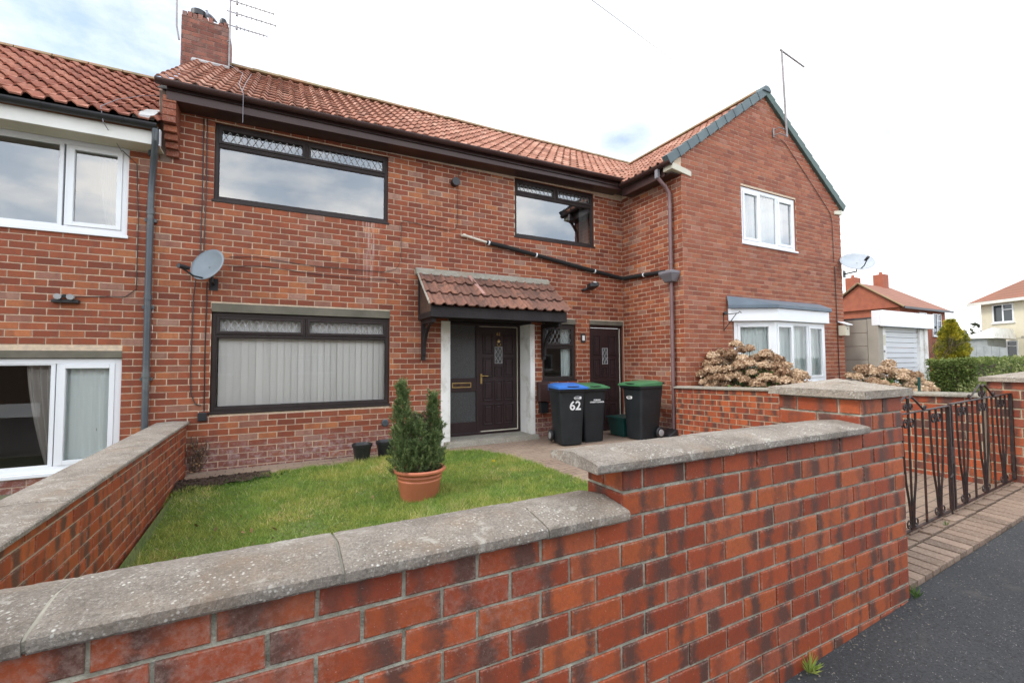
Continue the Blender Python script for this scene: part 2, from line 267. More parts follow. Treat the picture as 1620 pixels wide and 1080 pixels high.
col = mix(t, ramp(t, noise(t, 2.2, 7, v, .4), [(.4, 0), (.65, .7)]), br.outputs['Color'], (.31, .235, .17)); col = mix(t, mth(t, 'MULTIPLY', ramp(t, noise(t, 60, 5, v, 0, .8), [(.4, 0), (.65, 1)]), .35), col, (.14, .11, .09))
t.links.new(col, b.inputs['Base Color']); setin(b, 'Roughness', .9); bump(t, b, mth(t, 'SUBTRACT', noise(t, 80, 4, v), mth(t, 'MULTIPLY', br.outputs['Fac'], 2)), .6, .008); M['paving'] = m
M['block'] = brickmat('paving_block', [(0, (.17, .125, .092)), (.5, (.235, .17, .125)), (1, (.30, .22, .165))], 0, lime=.2)
M['block_red'] = brickmat('red_block', [(0, (.26, .12, .085)), (1, (.36, .18, .12))], 0)
M['moss'] = pbr('w_mossy_sand', (.06, .065, .03), (.09, .07, .045), .95, 5, .6, 90)
m, t, b = newmat('turf'); v = posvec(t)
col = mix(t, ramp(t, noise(t, 3, 6, v), [(.35, 0), (.65, 1)]), (.09, .14, .03), (.15, .18, .055)); col = mix(t, ramp(t, noise(t, 26, 5, v), [(.45, 0), (.7, .8)]), col, (.05, .045, .022))
t.links.new(col, b.inputs['Base Color']); setin(b, 'Roughness', .95); M['turf'] = m
M['earth'] = pbr('w_earth', (.13, .12, .08), (.10, .11, .05), .95, .6)
def leafmat(name, stops, tr=.3, rough=.55, var=None):
    m, t, b = newmat(name); r = attr(t); v = objvec(t)
    col = ramp(t, r[0], stops)
    if var: col = mix(t, ramp(t, noise(t, var[0], 3, v), [(.4, 0), (.62, 1)]), col, mix(t, 1, col, var[1], 'MULTIPLY'))
    t.links.new(col, b.inputs['Base Color']); setin(b, 'Roughness', rough); setin(b, 'Specular IOR Level', .3)
    o = [n for n in t.nodes if n.type == 'OUTPUT_MATERIAL'][0]; tl = t.nodes.new('ShaderNodeBsdfTranslucent'); t.links.new(col, tl.inputs[0])
    ms = t.nodes.new('ShaderNodeMixShader'); setin(ms, 0, tr); t.links.new(b.outputs[0], ms.inputs[1]); t.links.new(tl.outputs[0], ms.inputs[2]); t.links.new(ms.outputs[0], o.inputs[0]); return m
M['grass'] = leafmat('grass_blade', [(0, (.12, .215, .036)), (.45, (.24, .36, .066)), (.8, (.38, .47, .125)), (1, (.62, .56, .30))], .45, var=(1.9, (1.5, 1.15, 1.3)))
M['conifer'] = leafmat('conifer_leaf', [(0, (.055, .090, .038)), (.5, (.15, .21, .08)), (1, (.32, .37, .16))], .35)
M['hedge'] = leafmat('hedge_leaf', [(0, (.04, .075, .02)), (.5, (.12, .17, .04)), (1, (.30, .35, .11))], .35)
M['shrub'] = leafmat('shrub_leaf', [(0, (.05, .08, .02)), (.5, (.16, .20, .06)), (1, (.32, .34, .14))], .3)
M['golden'] = leafmat('golden_conifer', [(0, (.09, .11, .02)), (.5, (.30, .29, .035)), (1, (.58, .47, .05))], .3)
M['leaf_green'] = leafmat('green_leaf', [(0, (.04, .09, .02)), (1, (.13, .22, .05))], .3)
M['dried'] = leafmat('dried_petal', [(0, (.28, .16, .09)), (.5, (.60, .43, .28)), (1, (.84, .68, .50))], .3, .8)
M['dried_core'] = pbr('dried_core', (.22, .13, .08), (.30, .19, .12), .9, 20)
M['dead_leaf'] = pbr('dead_leaf', (.22, .11, .05), (.30, .19, .10), .8)
M['yellow'] = pbr('yellow_petal', (.8, .6, .02), (.8, .5, .02), .6)
M['garage_side'] = pbr('w_garage_side', (.40, .36, .30), (.34, .31, .26), .8, 3, .2, 40)
M['garage_white'] = pbr('w_garage_white', (.90, .92, .95), (.86, .88, .91), .35, 3)
M['render'] = pbr('w_render', (.68, .63, .49), (.64, .59, .46), .9, 3)
M['felt'] = pbr('w_felt', (.06, .06, .06), (.09, .09, .09), .9, 3)
M['fence'] = pbr('w_fence_grey', (.34, .36, .36), (.26, .28, .28), .8, 5)
M['far_roof'] = pbr('w_far_roof', (.30, .13, .085), (.25, .115, .075), .85, .6)
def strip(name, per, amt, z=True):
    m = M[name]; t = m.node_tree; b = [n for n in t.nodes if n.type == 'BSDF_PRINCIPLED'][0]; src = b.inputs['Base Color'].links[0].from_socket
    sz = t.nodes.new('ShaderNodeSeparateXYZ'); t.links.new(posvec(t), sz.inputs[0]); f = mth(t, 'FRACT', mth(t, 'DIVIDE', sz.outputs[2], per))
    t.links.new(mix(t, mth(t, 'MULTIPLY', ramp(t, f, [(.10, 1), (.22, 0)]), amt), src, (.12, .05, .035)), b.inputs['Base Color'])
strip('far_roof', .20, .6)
M['far_brick'] = pbr('w_far_brick', (.36, .11, .06), (.28, .085, .05), .85, 3)
strip('far_brick', .085, .25)
M['opposite'] = pbr('w_opposite_brick', (.20, .13, .095), (.16, .11, .085), .85, 2)
M['far_leaf'] = leafmat('far_leaf', [(0, (.04, .05, .03)), (1, (.10, .11, .07))], .2)
# ------------------------------------------------------------------ mesh helpers
WL = {}
class MB:
    def __init__(s): s.v = []; s.f = []; s.uv = None; s.rc = None; s.mi = []; s.cm = 0
    def add(s, vs, fs):
        o = len(s.v); s.v += [tuple(p) for p in vs]; s.f += [tuple(i+o for i in f) for f in fs]; s.mi += [s.cm]*len(fs)
        if s.uv is not None:
            for f in fs: s.uv += [(0, 0)]*len(f); s.rc += [(.5, .5, .5, 1)]*len(f)
        return s
    def box(s, x0, x1, y0, y1, z0, z1):
        return s.add([(x0,y0,z0),(x1,y0,z0),(x1,y1,z0),(x0,y1,z0),(x0,y0,z1),(x1,y0,z1),(x1,y1,z1),(x0,y1,z1)],
                     [(0,3,2,1),(4,5,6,7),(0,1,5,4),(1,2,6,5),(2,3,7,6),(3,0,4,7)])
    def quad(s, a, b, c, d): return s.add([a,b,c,d], [(0,1,2,3)])
    def hexa(s, p): return s.add(p, [(0,3,2,1),(4,5,6,7),(0,1,5,4),(1,2,6,5),(2,3,7,6),(3,0,4,7)])
    def prism(s, poly, ax, a, b):          # poly: 2D points in the other two axes
        def P(q, t): return {0: (t, q[0], q[1]), 1: (q[0], t, q[1]), 2: (q[0], q[1], t)}[ax]
        n = len(poly); vs = [P(q, a) for q in poly]+[P(q, b) for q in poly]
        return s.add(vs, [tuple(range(n-1, -1, -1)), tuple(range(n, 2*n))]+[(i, (i+1) % n, n+(i+1) % n, n+i) for i in range(n)])
    def tube(s, pts, r, seg=8, cap=True):
        pts = [Vector(p) for p in pts]; n = len(pts); rs = r if isinstance(r, (list, tuple)) else [r]*n
        o = []; up = Vector((0, 0, 1))
        d0 = (pts[1]-pts[0]).normalized(); a = d0.cross(up)
        if a.length < .05: a = d0.cross(Vector((1, 0, 0)))
        a.normalize()
        for i, p in enumerate(pts):
            d = (pts[min(i+1, n-1)]-pts[max(i-1, 0)]).normalized(); a = (a-d*a.dot(d)).normalized(); b = d.cross(a)
            o += [p+(a*math.cos(2*math.pi*k/seg)+b*math.sin(2*math.pi*k/seg))*rs[i] for k in range(seg)]
        fs = [(i*seg+k, i*seg+(k+1) % seg, (i+1)*seg+(k+1) % seg, (i+1)*seg+k) for i in range(n-1) for k in range(seg)]
        if cap: fs += [tuple(range(seg-1, -1, -1)), tuple(range((n-1)*seg, n*seg))]
        return s.add(o, fs)
    def lathe(s, prof, c=(0, 0, 0), seg=32, sx=1, sy=1):
        o = []; n = len(prof)
        for (r, z) in prof: o += [(c[0]+sx*r*math.cos(2*math.pi*k/seg), c[1]+sy*r*math.sin(2*math.pi*k/seg), c[2]+z) for k in range(seg)]
        return s.add(o, [(i*seg+k, i*seg+(k+1) % seg, (i+1)*seg+(k+1) % seg, (i+1)*seg+k) for i in range(n-1) for k in range(seg)])
    def sheet(s, fn, nu, nv):
        return s.add([fn(i/nu, j/nv) for i in range(nu+1) for j in range(nv+1)], [(i*(nv+1)+j, (i+1)*(nv+1)+j, (i+1)*(nv+1)+j+1, i*(nv+1)+j+1) for i in range(nu) for j in range(nv)])
    def withuv(s): s.uv = []; s.rc = []; return s
    def xf(s, m, start=0):
        for i in range(start, len(s.v)): s.v[i] = tuple(m @ Vector(s.v[i]))
        return s
    def build(s, name, mat, parent=None, local=False, smooth=False, bevel=0, loc=None):
        off = Vector((0, 0, 0)) if local else (WL.get(parent.name, Vector((0, 0, 0))) if parent else Vector(loc) if loc else Vector((0, 0, 0)))
        me = bpy.data.meshes.new(name); me.from_pydata(s.v, [], s.f)
        mats = mat if isinstance(mat, (list, tuple)) else [mat]
        for m_ in mats: me.materials.append(M[m_] if isinstance(m_, str) else m_)
        if len(mats) > 1: me.polygons.foreach_set('material_index', s.mi)
        if s.uv is not None:
            l = me.uv_layers.new(name='UVMap'); l.data.foreach_set('uv', np.array(s.uv, np.float32).ravel())
            c = me.color_attributes.new('rnd', 'FLOAT_COLOR', 'CORNER'); c.data.foreach_set('color', np.array(s.rc, np.float32).ravel())
        if smooth: me.polygons.foreach_set('use_smooth', [True]*len(me.polygons))
        if off.length > 0: me.transform(Matrix.Translation(-off))
        me.update(); o = bpy.data.objects.new(name, me); COL.objects.link(o)
        if parent:
            o.parent = parent; WL[o.name] = off.copy() if not local else Vector((0, 0, 0))
            # children share the parent's origin, so local coordinates stay simple
        else: o.location = off; WL[o.name] = off.copy()
        if smooth is True and not bevel:
            try: me.set_sharp_from_angle(angle=R_(40))
            except Exception: pass
        if bevel:
            b_ = o.modifiers.new('bevel', 'BEVEL'); b_.width = bevel; b_.segments = 2; b_.limit_method = 'ANGLE'
        return o
def tag(o, label=None, cat=None, group=None, kind=None):
    if label: o['label'] = label
    if cat: o['category'] = cat
    if group: o['group'] = group
    if kind: o['kind'] = kind
    return o
def thing(name, label, cat, loc=(0, 0, 0), group=None):
    o = bpy.data.objects.new(name, None); o.empty_display_size = .2; COL.objects.link(o); o.location = loc; WL[o.name] = Vector(loc)
    return tag(o, label, cat, group)
def copy_tree(o, parent=None):
    c = o.copy(); COL.objects.link(c); c.parent = parent
    for ch in list(o.children): copy_tree(ch, c)
    return c
def npmesh(name, verts, nper, mat, parent=None, rc=None, label=None, loc=None):
    """verts (n, nper, 3): loose polygons with a random colour each"""
    n = len(verts); me = bpy.data.meshes.new(name); off = WL.get(parent.name, Vector((0,0,0))) if parent else Vector(loc or (0, 0, 0))
    vv = verts.reshape(-1, 3)-np.array(off)
    me.vertices.add(n*nper); me.vertices.foreach_set('co', vv.astype(np.float32).ravel()); me.loops.add(n*nper); me.loops.foreach_set('vertex_index', np.arange(n*nper, dtype=np.int32))
    me.polygons.add(n); me.polygons.foreach_set('loop_start', np.arange(0, n*nper, nper, dtype=np.int32)); me.polygons.foreach_set('loop_total', np.full(n, nper, np.int32))
    me.materials.append(M[mat]); me.update(calc_edges=True)
    r = RNG.random((n, 3)) if rc is None else rc
    c = me.color_attributes.new('rnd', 'FLOAT_COLOR', 'CORNER'); a = np.ones((n, nper, 4), np.float32); a[:, :, :3] = r[:, None, :]; c.data.foreach_set('color', a.ravel())
    me.validate(); o = bpy.data.objects.new(name, me); COL.objects.link(o)
    if parent: o.parent = parent; WL[o.name] = off.copy()
    else: o.location = off; WL[o.name] = Vector(off)
    return o
def leaves(C, size, nrm=None, spread=1., asp=.5):
    """leaf-shaped quads round centres C; nrm gives the growth direction"""
    n = len(C); d = RNG.normal(size=(n, 3))*spread
    if nrm is not None: d = d+nrm
    d /= np.linalg.norm(d, axis=1)[:, None]+1e-9; q = RNG.normal(size=(n, 3)); b = np.cross(d, q); b /= np.linalg.norm(b, axis=1)[:, None]+1e-9
    s = (size*(0.6+.8*RNG.random(n)))[:, None]
    return np.stack([C, C+d*s*.5+b*s*asp*.5, C+d*s, C+d*s*.5-b*s*asp*.5], 1)
# ------------------------------------------------------------------ brick wall builder
def bricks(mb, ax, fix, out, u0, u1, zbase, z0, z1, bw, bh, mort, prot, uph=0, openings=(), clip=None, jit=.0012, bev=.0025, u_half=0.):
    """bricks in courses on a wall plane. ax: 1 wall facing +-y (u is x), 0 wall facing +-x (u is y); out: -1 or 1"""
    k0 = math.floor((z0-zbase)/bh)-1; k1 = math.ceil((z1-zbase)/bh)+1
    for k in range(k0, k1):
        za, zb = zbase+k*bh+mort/2, zbase+(k+1)*bh-mort/2
        za2, zb2 = max(za, z0), min(zb, z1)
        if zb2-za2 < .008: continue
        lo, hi = u0, u1
        if clip:
            lo, hi = clip((za2+zb2)/2 if True else 0); lo, hi = max(lo, u0), min(hi, u1)
            if hi-lo < .03: continue
        cuts = [(a-.001, b+.001) for (a, b, c, d) in openings if c < zb2-.004 and d > za2+.004]
        # vertical clipping against openings that only graze this course
        n0 = math.floor((lo-uph)/bw)-2
        u = uph+n0*bw+(bw/2 if k % 2 else 0)
        while u < hi:
            a, b = u+mort/2, u+bw-mort/2; u += bw
            segs = [(max(a, lo), min(b, hi))]
            for c, d in cuts:
                ns = []
                for p, q in segs:
                    if q <= c or p >= d: ns.append((p, q))
                    else:
                        if p < c: ns.append((p, c))
                        if q > d: ns.append((d, q))
                segs = ns
            r = (random.random(), random.random(), random.random(), 1)
            for p, q in segs:
                if q-p < .018: continue
                j = lambda: random.uniform(-jit, jit)
                pr = prot*(1+random.uniform(-.25, .25))
                dep0, dep1 = 0, pr
                def P(uu, zz, dd):
                    dd = fix+out*dd
                    return (uu, dd, zz) if ax == 1 else (dd, uu, zz)
                A = [(p+j(), za2+j()), (q+j(), za2+j()), (q+j(), zb2+j()), (p+j(), zb2+j())]; cu, cz = (p+q)/2, (za2+zb2)/2
                B = [(x+(bev if x < cu else -bev), z+(bev if z < cz else -bev)) for x, z in A]
                vs = [P(x, z, -.003) for x, z in A]+[P(x, z, pr-bev*.6) for x, z in A]+[P(x, z, pr) for x, z in B]
                fs = [(8, 9, 10, 11), (4, 5, 9, 8), (5, 6, 10, 9), (6, 7, 11, 10), (7, 4, 8, 11), (0, 1, 5, 4), (1, 2, 6, 5), (2, 3, 7, 6), (3, 0, 4, 7)]
                flip = (ax == 1 and out > 0) or (ax == 0 and out < 0)
                if flip: fs = [tuple(reversed(f)) for f in fs]
                o = len(mb.v); mb.v += vs
                uvv = [((x-a)/(b-a), (z-za)/(zb-za)) for x, z in A]; uvv = uvv*3
                for f in fs:
                    mb.f.append(tuple(i+o for i in f)); mb.mi.append(0)
                    for i in f: mb.uv.append(uvv[i]); mb.rc.append(r)
def backing(mb, ax, fix, out, u0, u1, z0, z1, openings=(), reveal=.1, mi=1, bot=None, grid=.0):
    """mortar plane with openings cut out and reveals"""
    us = sorted(set([u0, u1]+[o[0] for o in openings]+[o[1] for o in openings])); zs = sorted(set([z0, z1]+[o[2] for o in openings]+[o[3] for o in openings]))
    us = [u for u in us if u0 <= u <= u1]; zs = [z for z in zs if z0 <= z <= z1]; mb.cm = mi
    P = (lambda u, z, d=0: (u, fix-out*d, z)) if ax == 1 else (lambda u, z, d=0: (fix-out*d, u, z))
    for i in range(len(us)-1):
        for j in range(len(zs)-1):
            cu, cz = (us[i]+us[i+1])/2, (zs[j]+zs[j+1])/2
            if any(o[0] < cu < o[1] and o[2] < cz < o[3] for o in openings): continue
            mb.quad(P(us[i], zs[j]), P(us[i+1], zs[j]), P(us[i+1], zs[j+1]), P(us[i], zs[j+1]))
    mb.cm = 0
    for (a, b, c, d) in openings:
        mb.quad(P(a, c), P(a, c, reveal), P(a, d, reveal), P(a, d)); mb.quad(P(b, c), P(b, d), P(b, d, reveal), P(b, c, reveal))
        mb.quad(P(a, d), P(b, d), P(b, d, reveal), P(a, d, reveal)); mb.quad(P(a, c), P(a, c, reveal), P(b, c, reveal), P(b, c))
# ------------------------------------------------------------------ roof tiles
def tiles(mb, O, U, V, n, rows, width, wave=.185, amp=.022, lift=.028, clip=None, wob=.003):
    """corrugated courses. O eave corner, U unit along eave, V full slope vector, n normal"""
    O, U, V, n = Vector(O), Vector(U), Vector(V), Vector(n); sub = 8; nu = int(width/wave*sub)
    for r in range(rows):
        a, b = r/rows, (r+1.12)/rows if r < rows-1 else 1
        pts = []; uvs = []
        for i in range(nu+1):
            u = i/sub*wave; ph = (i % sub)/sub
            h = amp*(-.9+2.4*max(0, math.sin(math.pi*min(1, ph/.45)))**.8 if ph < .45 else -.9+.15*math.sin(math.pi*(ph-.45)/.55)); h2 = h
            ti = (int(i/sub)*7919+r*104729) % 97/97; dz = (ti-.5)*wob
            base = O+U*u
            pts.append((base+V*a+n*(h+lift+dz-min(.018, lift*.8)), base+V*a+n*(h+lift+dz), base+V*b+n*(h*1+.0+dz)))
            uvs.append(u/wave)
        for i in range(nu):
            if clip and not clip(O+U*((i+.5)/sub*wave)+V*((a+b)/2)): continue
            o = len(mb.v); mb.v += [tuple(p) for p in pts[i]]+[tuple(p) for p in pts[i+1]]
            for f in ((0, 3, 4, 1), (1, 4, 5, 2)):
                mb.f.append(tuple(o+k for k in f)); mb.mi.append(0)
                c = (uvs[i]+uvs[i+1])/2
                for k in f: mb.uv.append((c, r+(.5 if f[0] == 1 else .05))); mb.rc.append((.5, .5, .5, 1))
def grid_struct(name, mat, xs, ys, zf, label=None, holes=None):
    mb = MB(); nx, ny = len(xs), len(ys)
    mb.v = [(x, y, zf(x, y)) for x in xs for y in ys]
    mb.f = [(i*ny+j, (i+1)*ny+j, (i+1)*ny+j+1, i*ny+j+1) for i in range(nx-1) for j in range(ny-1) if not (holes and holes((xs[i]+xs[i+1])/2, (ys[j]+ys[j+1])/2))]
    mb.mi = [0]*len(mb.f); o = mb.build(name, mat); tag(o, kind='structure', label=label); return o
def lin(a, b, n): return [a+(b-a)*i/n for i in range(n+1)]
# ================================================================== SETTING: ground
YF, YG, XW = 7.104, 5.54, 6.30
YWL = 1.2845                       # street face of the front wall
BH, BH2 = .0847, .0896
xs = lin(-60, -9, 8)+lin(-8, 9, 34)+lin(10, 20, 6)+lin(24, 140, 20)
def far(x, y): return .25 if x > 9 else 0
def terr(x, y):
    d = max(0, math.hypot(max(0, abs(x-3)-9), max(0, abs(y-3)-9)))
    return gz(x, y)-.04 + min(1, d/40)*.3
grid_struct('ground', 'earth', lin(-300, -60, 4)+xs[1:]+[200, 400], lin(-9.5, 1.2, 12)+lin(1.5, 10, 17)+lin(12, 40, 10)+[60, 100, 200, 400], lambda x, y: terr(x, y)-(.03 if y < 1.3 else 0))
grid_struct('asphalt_pavement', 'asphalt', lin(-14, 26, 40), lin(-9, 1.325, 14), lambda x, y: gz(x, 1.2)-.004)
def yedge(x):
    P = [(-1.04, 6.45), (-.27, 6.48), (.93, 6.51), (1.67, 6.67), (2.25, 6.67), (2.76, 6.37), (3.0, 5.85), (3.10, 5.0), (3.14, 4.1), (3.16, 1.6)]
    for (a, b), (c, d) in zip(P, P[1:]):
        if a <= x <= c: return b+(d-b)*(x-a)/(c-a)
    return 1.6
grid_struct('garden_path', 'paving', lin(-1.02, 6.28, 60), lin(1.705, 7.10, 60), lambda x, y: gz(x, y)-(.05 if (x < 3.0 and y < yedge(x)-.25) else 0))
mb = MB(); xl = [-1.05+i*.06 for i in range(71)]; xl = [x for x in xl if x <= 3.15]
for i in range(len(xl)-1):
    for j in range(40):
        q = []
        for (x, tt) in ((xl[i], j), (xl[i+1], j), (xl[i+1], j+1), (xl[i], j+1)):
            y = 1.50+(yedge(x)+.03*math.sin(x*17)-1.50)*tt/40; q.append((x, y, gz(x, y)+.028+.012*math.sin(x*5.1)*math.sin(y*4.3)))
        mb.quad(*q)
tag(mb.build('lawn', 'turf'), kind='structure')
# grass blades
nb = 150000; X = RNG.uniform(-1.04, 3.13, nb*2); Y = RNG.uniform(1.9, 6.75, nb*2)
ye = np.array([yedge(x) for x in np.linspace(-1.05, 3.15, 400)]); YE = np.interp(X, np.linspace(-1.05, 3.15, 400), ye)
edge = YE+.03*np.sin(X*17)+RNG.normal(0, .02, len(X))
soilm = (X < -.18+RNG.normal(0, .06, len(X))) & (Y > 6.16+.22*(X+1.04)+.05*np.sin(X*13)+RNG.normal(0, .03, len(X)))
cl_ = np.sin(X*7.3+2*np.sin(Y*5.1))*np.sin(Y*8.7+2*np.sin(X*3.9)); bare = ((np.sin(X*3.1+1)*np.sin(Y*2.7+2) > .72) | (cl_ > .86)) & (RNG.random(len(X)) < .35)
k = (Y < edge) & ~soilm & ~bare; X, Y = X[k][:nb], Y[k][:nb]; nb = len(X)
Z = np.array([gz(a, b) for a, b in zip(X, Y)])+.024
patch = .5+.5*np.sin(X*2.3+np.sin(Y*1.7))*np.sin(Y*2.1+1.3); Hh = RNG.uniform(.022, .050, nb)*(.75+.5*patch)*np.where(np.abs(Y-edge[k][:nb]) < .12, 1.35, 1)*np.where(RNG.random(nb) < .02, 1.8, 1)
ang = RNG.uniform(0, 2*np.pi, nb); wv = .0034; lean = RNG.normal(0, .62, (nb, 2))*Hh[:, None]
B = np.stack([X, Y, Z], 1); D = np.stack([np.cos(ang)*wv, np.sin(ang)*wv, 0*ang], 1); B[:, 2] += .010*np.sin(X*5.1)*np.sin(Y*4.3)+.004; T = B+np.stack([lean[:, 0], lean[:, 1], Hh], 1)
rc = RNG.random((nb, 3)); fine_ = np.sin(X*11+3*np.sin(Y*7.7))*np.sin(Y*13+2*np.sin(X*9.1)); rc[:, 0] = np.clip(rc[:, 0]*.6+.22*patch+.16*fine_+np.where(RNG.random(nb) < .035, .55, 0)+np.where((np.sin(X*2.7+4)*np.sin(Y*3.3+.5) > .6) & (RNG.random(nb) < .28), .4, 0), 0, 1); Hh = Hh*(1+.35*fine_)
T[:, 2] = B[:, 2]+Hh
g_ = npmesh('grass', np.stack([B-D, B+D, T], 1), 3, 'grass', rc=rc); tag(g_, kind='stuff', label='short green lawn grass between the garden walls and the path')
for i in range(46):
    x, y = random.uniform(-.9, 2.9), random.uniform(3.2, 6.0); z = gz(x, y)+.035
    if i < 14: x, y = -.35+random.uniform(-.45, .5), 4.9+random.uniform(-.45, .4); z = gz(x, y)+.035
    o = npmesh('fallen_leaf', leaves(np.array([[x, y, z]]), .055, None, 1, .6), 4, 'dead_leaf', loc=(x, y, z)); tag(o, 'small brown dead leaf lying on the lawn', 'leaf', 'dead leaves scattered on the lawn')
# soil strip and brick edging
mb = MB()
for i in range(30):
    x0 = -1.04+i*.032; x1 = x0+.032
    f0 = lambda x: 6.12+.20*(x+1.04)+.03*math.sin(x*23)
    if f0(x1) > yedge(x1)+.0: break
    mb.quad((x0, f0(x0), gz(x0, f0(x0))+.048), (x1, f0(x1), gz(x1, f0(x1))+.048), (x1, yedge(x1)+.12, gz(x1, yedge(x1))+.048), (x0, yedge(x0)+.12, gz(x0, yedge(x0))+.048))
for i in range(260):
    x = random.uniform(-1.03, -.2); y = random.uniform(6.15, 6.55)
    if y < 6.14+.22*(x+1.04): continue
    s_ = random.uniform(.005, .02); mb.lathe([(0, -s_), (s_, 0), (s_*.6, s_*.7), (0, s_)], (x, y, gz(x, y)+.048), 5)
tag(mb.build('soil_bed', 'soil'), kind='structure')
mb = MB().withuv()
for i in range(34):
    x = -1.0+i*.103
    if x > 2.35: break
    y0 = yedge(x)+.06; r = (random.random(),)*3+(1,)
    n0 = len(mb.f); mb.box(x+.003, x+.100, y0, y0+.2, -.12, gz(x, y0)+.014); mb.rc[-24:] = [(random.random(), r[1], r[2], 1)]*24
tag(mb.build('path_edging', 'block', bevel=.004), kind='structure')
# apron of block paving in front of the gate
mb = MB().withuv(); mb2 = MB()
x = 3.262
while x < 9.0:
    z = gz(x, 1.2)+.032; rr = random.random()
    mb.hexa([(x+.005, 1.332, z-.2), (x+.099, 1.332, z-.2), (x+.099, 1.535, z-.2), (x+.005, 1.535, z-.2), (x+.005, 1.332, z-.006+random.uniform(-.003, .003)), (x+.099, 1.332, z-.002), (x+.099, 1.535, z+.004), (x+.005, 1.535, z+.002)])
    mb.rc[-24:] = [(rr, random.random(), 0, 1)]*24; x += .104
x = 3.262
while x < 6.3:
    for y in (1.552, 1.632):
        z = gz(x, 1.2)+.036; rr = random.random(); o_ = .1 if y > 1.6 else 0
        mb.box(x+.003+o_, x+.201+o_, y, y+.075, z-.2, z+.003+random.uniform(-.002, .002)); mb.rc[-24:] = [(rr, random.random(), 0, 1)]*24
    x += .205
tag(mb.build('gate_apron', 'block', bevel=.004), kind='structure')
mb2.hexa([(3.25, 1.345, -.3), (9, 1.345, -.3), (9, 1.72, -.3), (3.25, 1.72, -.3), (3.25, 1.345, gz(3.25, 1.2)+.024), (9, 1.345, gz(9, 1.2)+.024), (9, 1.72, gz(9, 1.2)+.026), (3.25, 1.72, gz(3.25, 1.2)+.026)])
tag(mb2.build('sand_bed', 'moss'), kind='structure')
# ================================================================== HOUSES
house = thing('terraced_house', 'red brick terraced house with brown windows, porch canopy and panelled front door', 'house', (2.5, YF, 0))
left = thing('terraced_house', 'terraced house at the left edge with lower tiled roof and white-framed windows', 'house', (-3, YF, 0))
wing = thing('terraced_house', 'gabled red brick house with white bay window and dark verge tiles', 'house', (9, YG, 0))
ZB = 2.212-26*BH
def zs(x): return 4.685+.0155*(x+1.26)
opm = [(-.82, 1.495, 3.60, 4.66), (3.77, 5.57, 3.68, 4.755), (-.81, 1.535, .745, 2.195), (2.50, 4.10, -.1, 2.07), (4.33, 5.09, 1.04, 2.195), (5.425, 6.29, -.1, 2.195)]
mb = MB().withuv()
bricks(mb, 1, YF+.006, -1, -1.43, XW, ZB, -.45, 4.72, .2286, BH, .0105, .006, uph=-.70, openings=opm, jit=.0016)
backing(mb, 1, YF+.006, -1, -1.43, XW+.08, -.45, 4.95, opm, .12)
wall_main = mb.build('wall', ['brick_house', 'mortar'], house)
opl = [(-3.7, -1.71, 2.985, 4.10), (-3.7, -1.72, .12, 1.55)]
mb = MB().withuv()
bricks(mb, 1, YF+.006, -1, -7.0, -1.432, ZB, -.6, 4.12, .2286, BH, .0105, .006, uph=-.70, openings=opl, jit=.0016)
backing(mb, 1, YF+.006, -1, -7.0, -1.432, -.6, 4.3, opl, .12)
mb.build('wall', ['brick_house', 'mortar'], left)
# ---- windows
def ring(mb, x0, x1, z0, z1, w_, ya, yb):
    mb.box(x0, x0+w_, ya, yb, z0, z1); mb.box(x1-w_, x1, ya, yb, z0, z1); mb.box(x0+w_, x1-w_, ya, yb, z0, z0+w_); mb.box(x0+w_, x1-w_, ya, yb, z1-w_, z1)
def lattice(mb, x0, x1, z0, z1, dx, dz, y, r=.0042):
    s_ = dz/dx
    for sg in (1, -1):
        c = x0-(z1-z0)/s_-dx
        while c < x1+(z1-z0)/s_+dx:
            # line z = z0 + sg*s_*(x-c) (sg=-1: z = z1 - s_*(x-c))
            pts = []
            za = lambda x: (z0+s_*(x-c)) if sg > 0 else (z1-s_*(x-c))
            xa, xb = c, c+(z1-z0)/s_; xa2, xb2 = max(xa, x0), min(xb, x1)
            if xb2-xa2 > .004: mb.tube([(xa2, y, za(xa2)), (xb2, y, za(xb2))], r, 4)
            c += dx
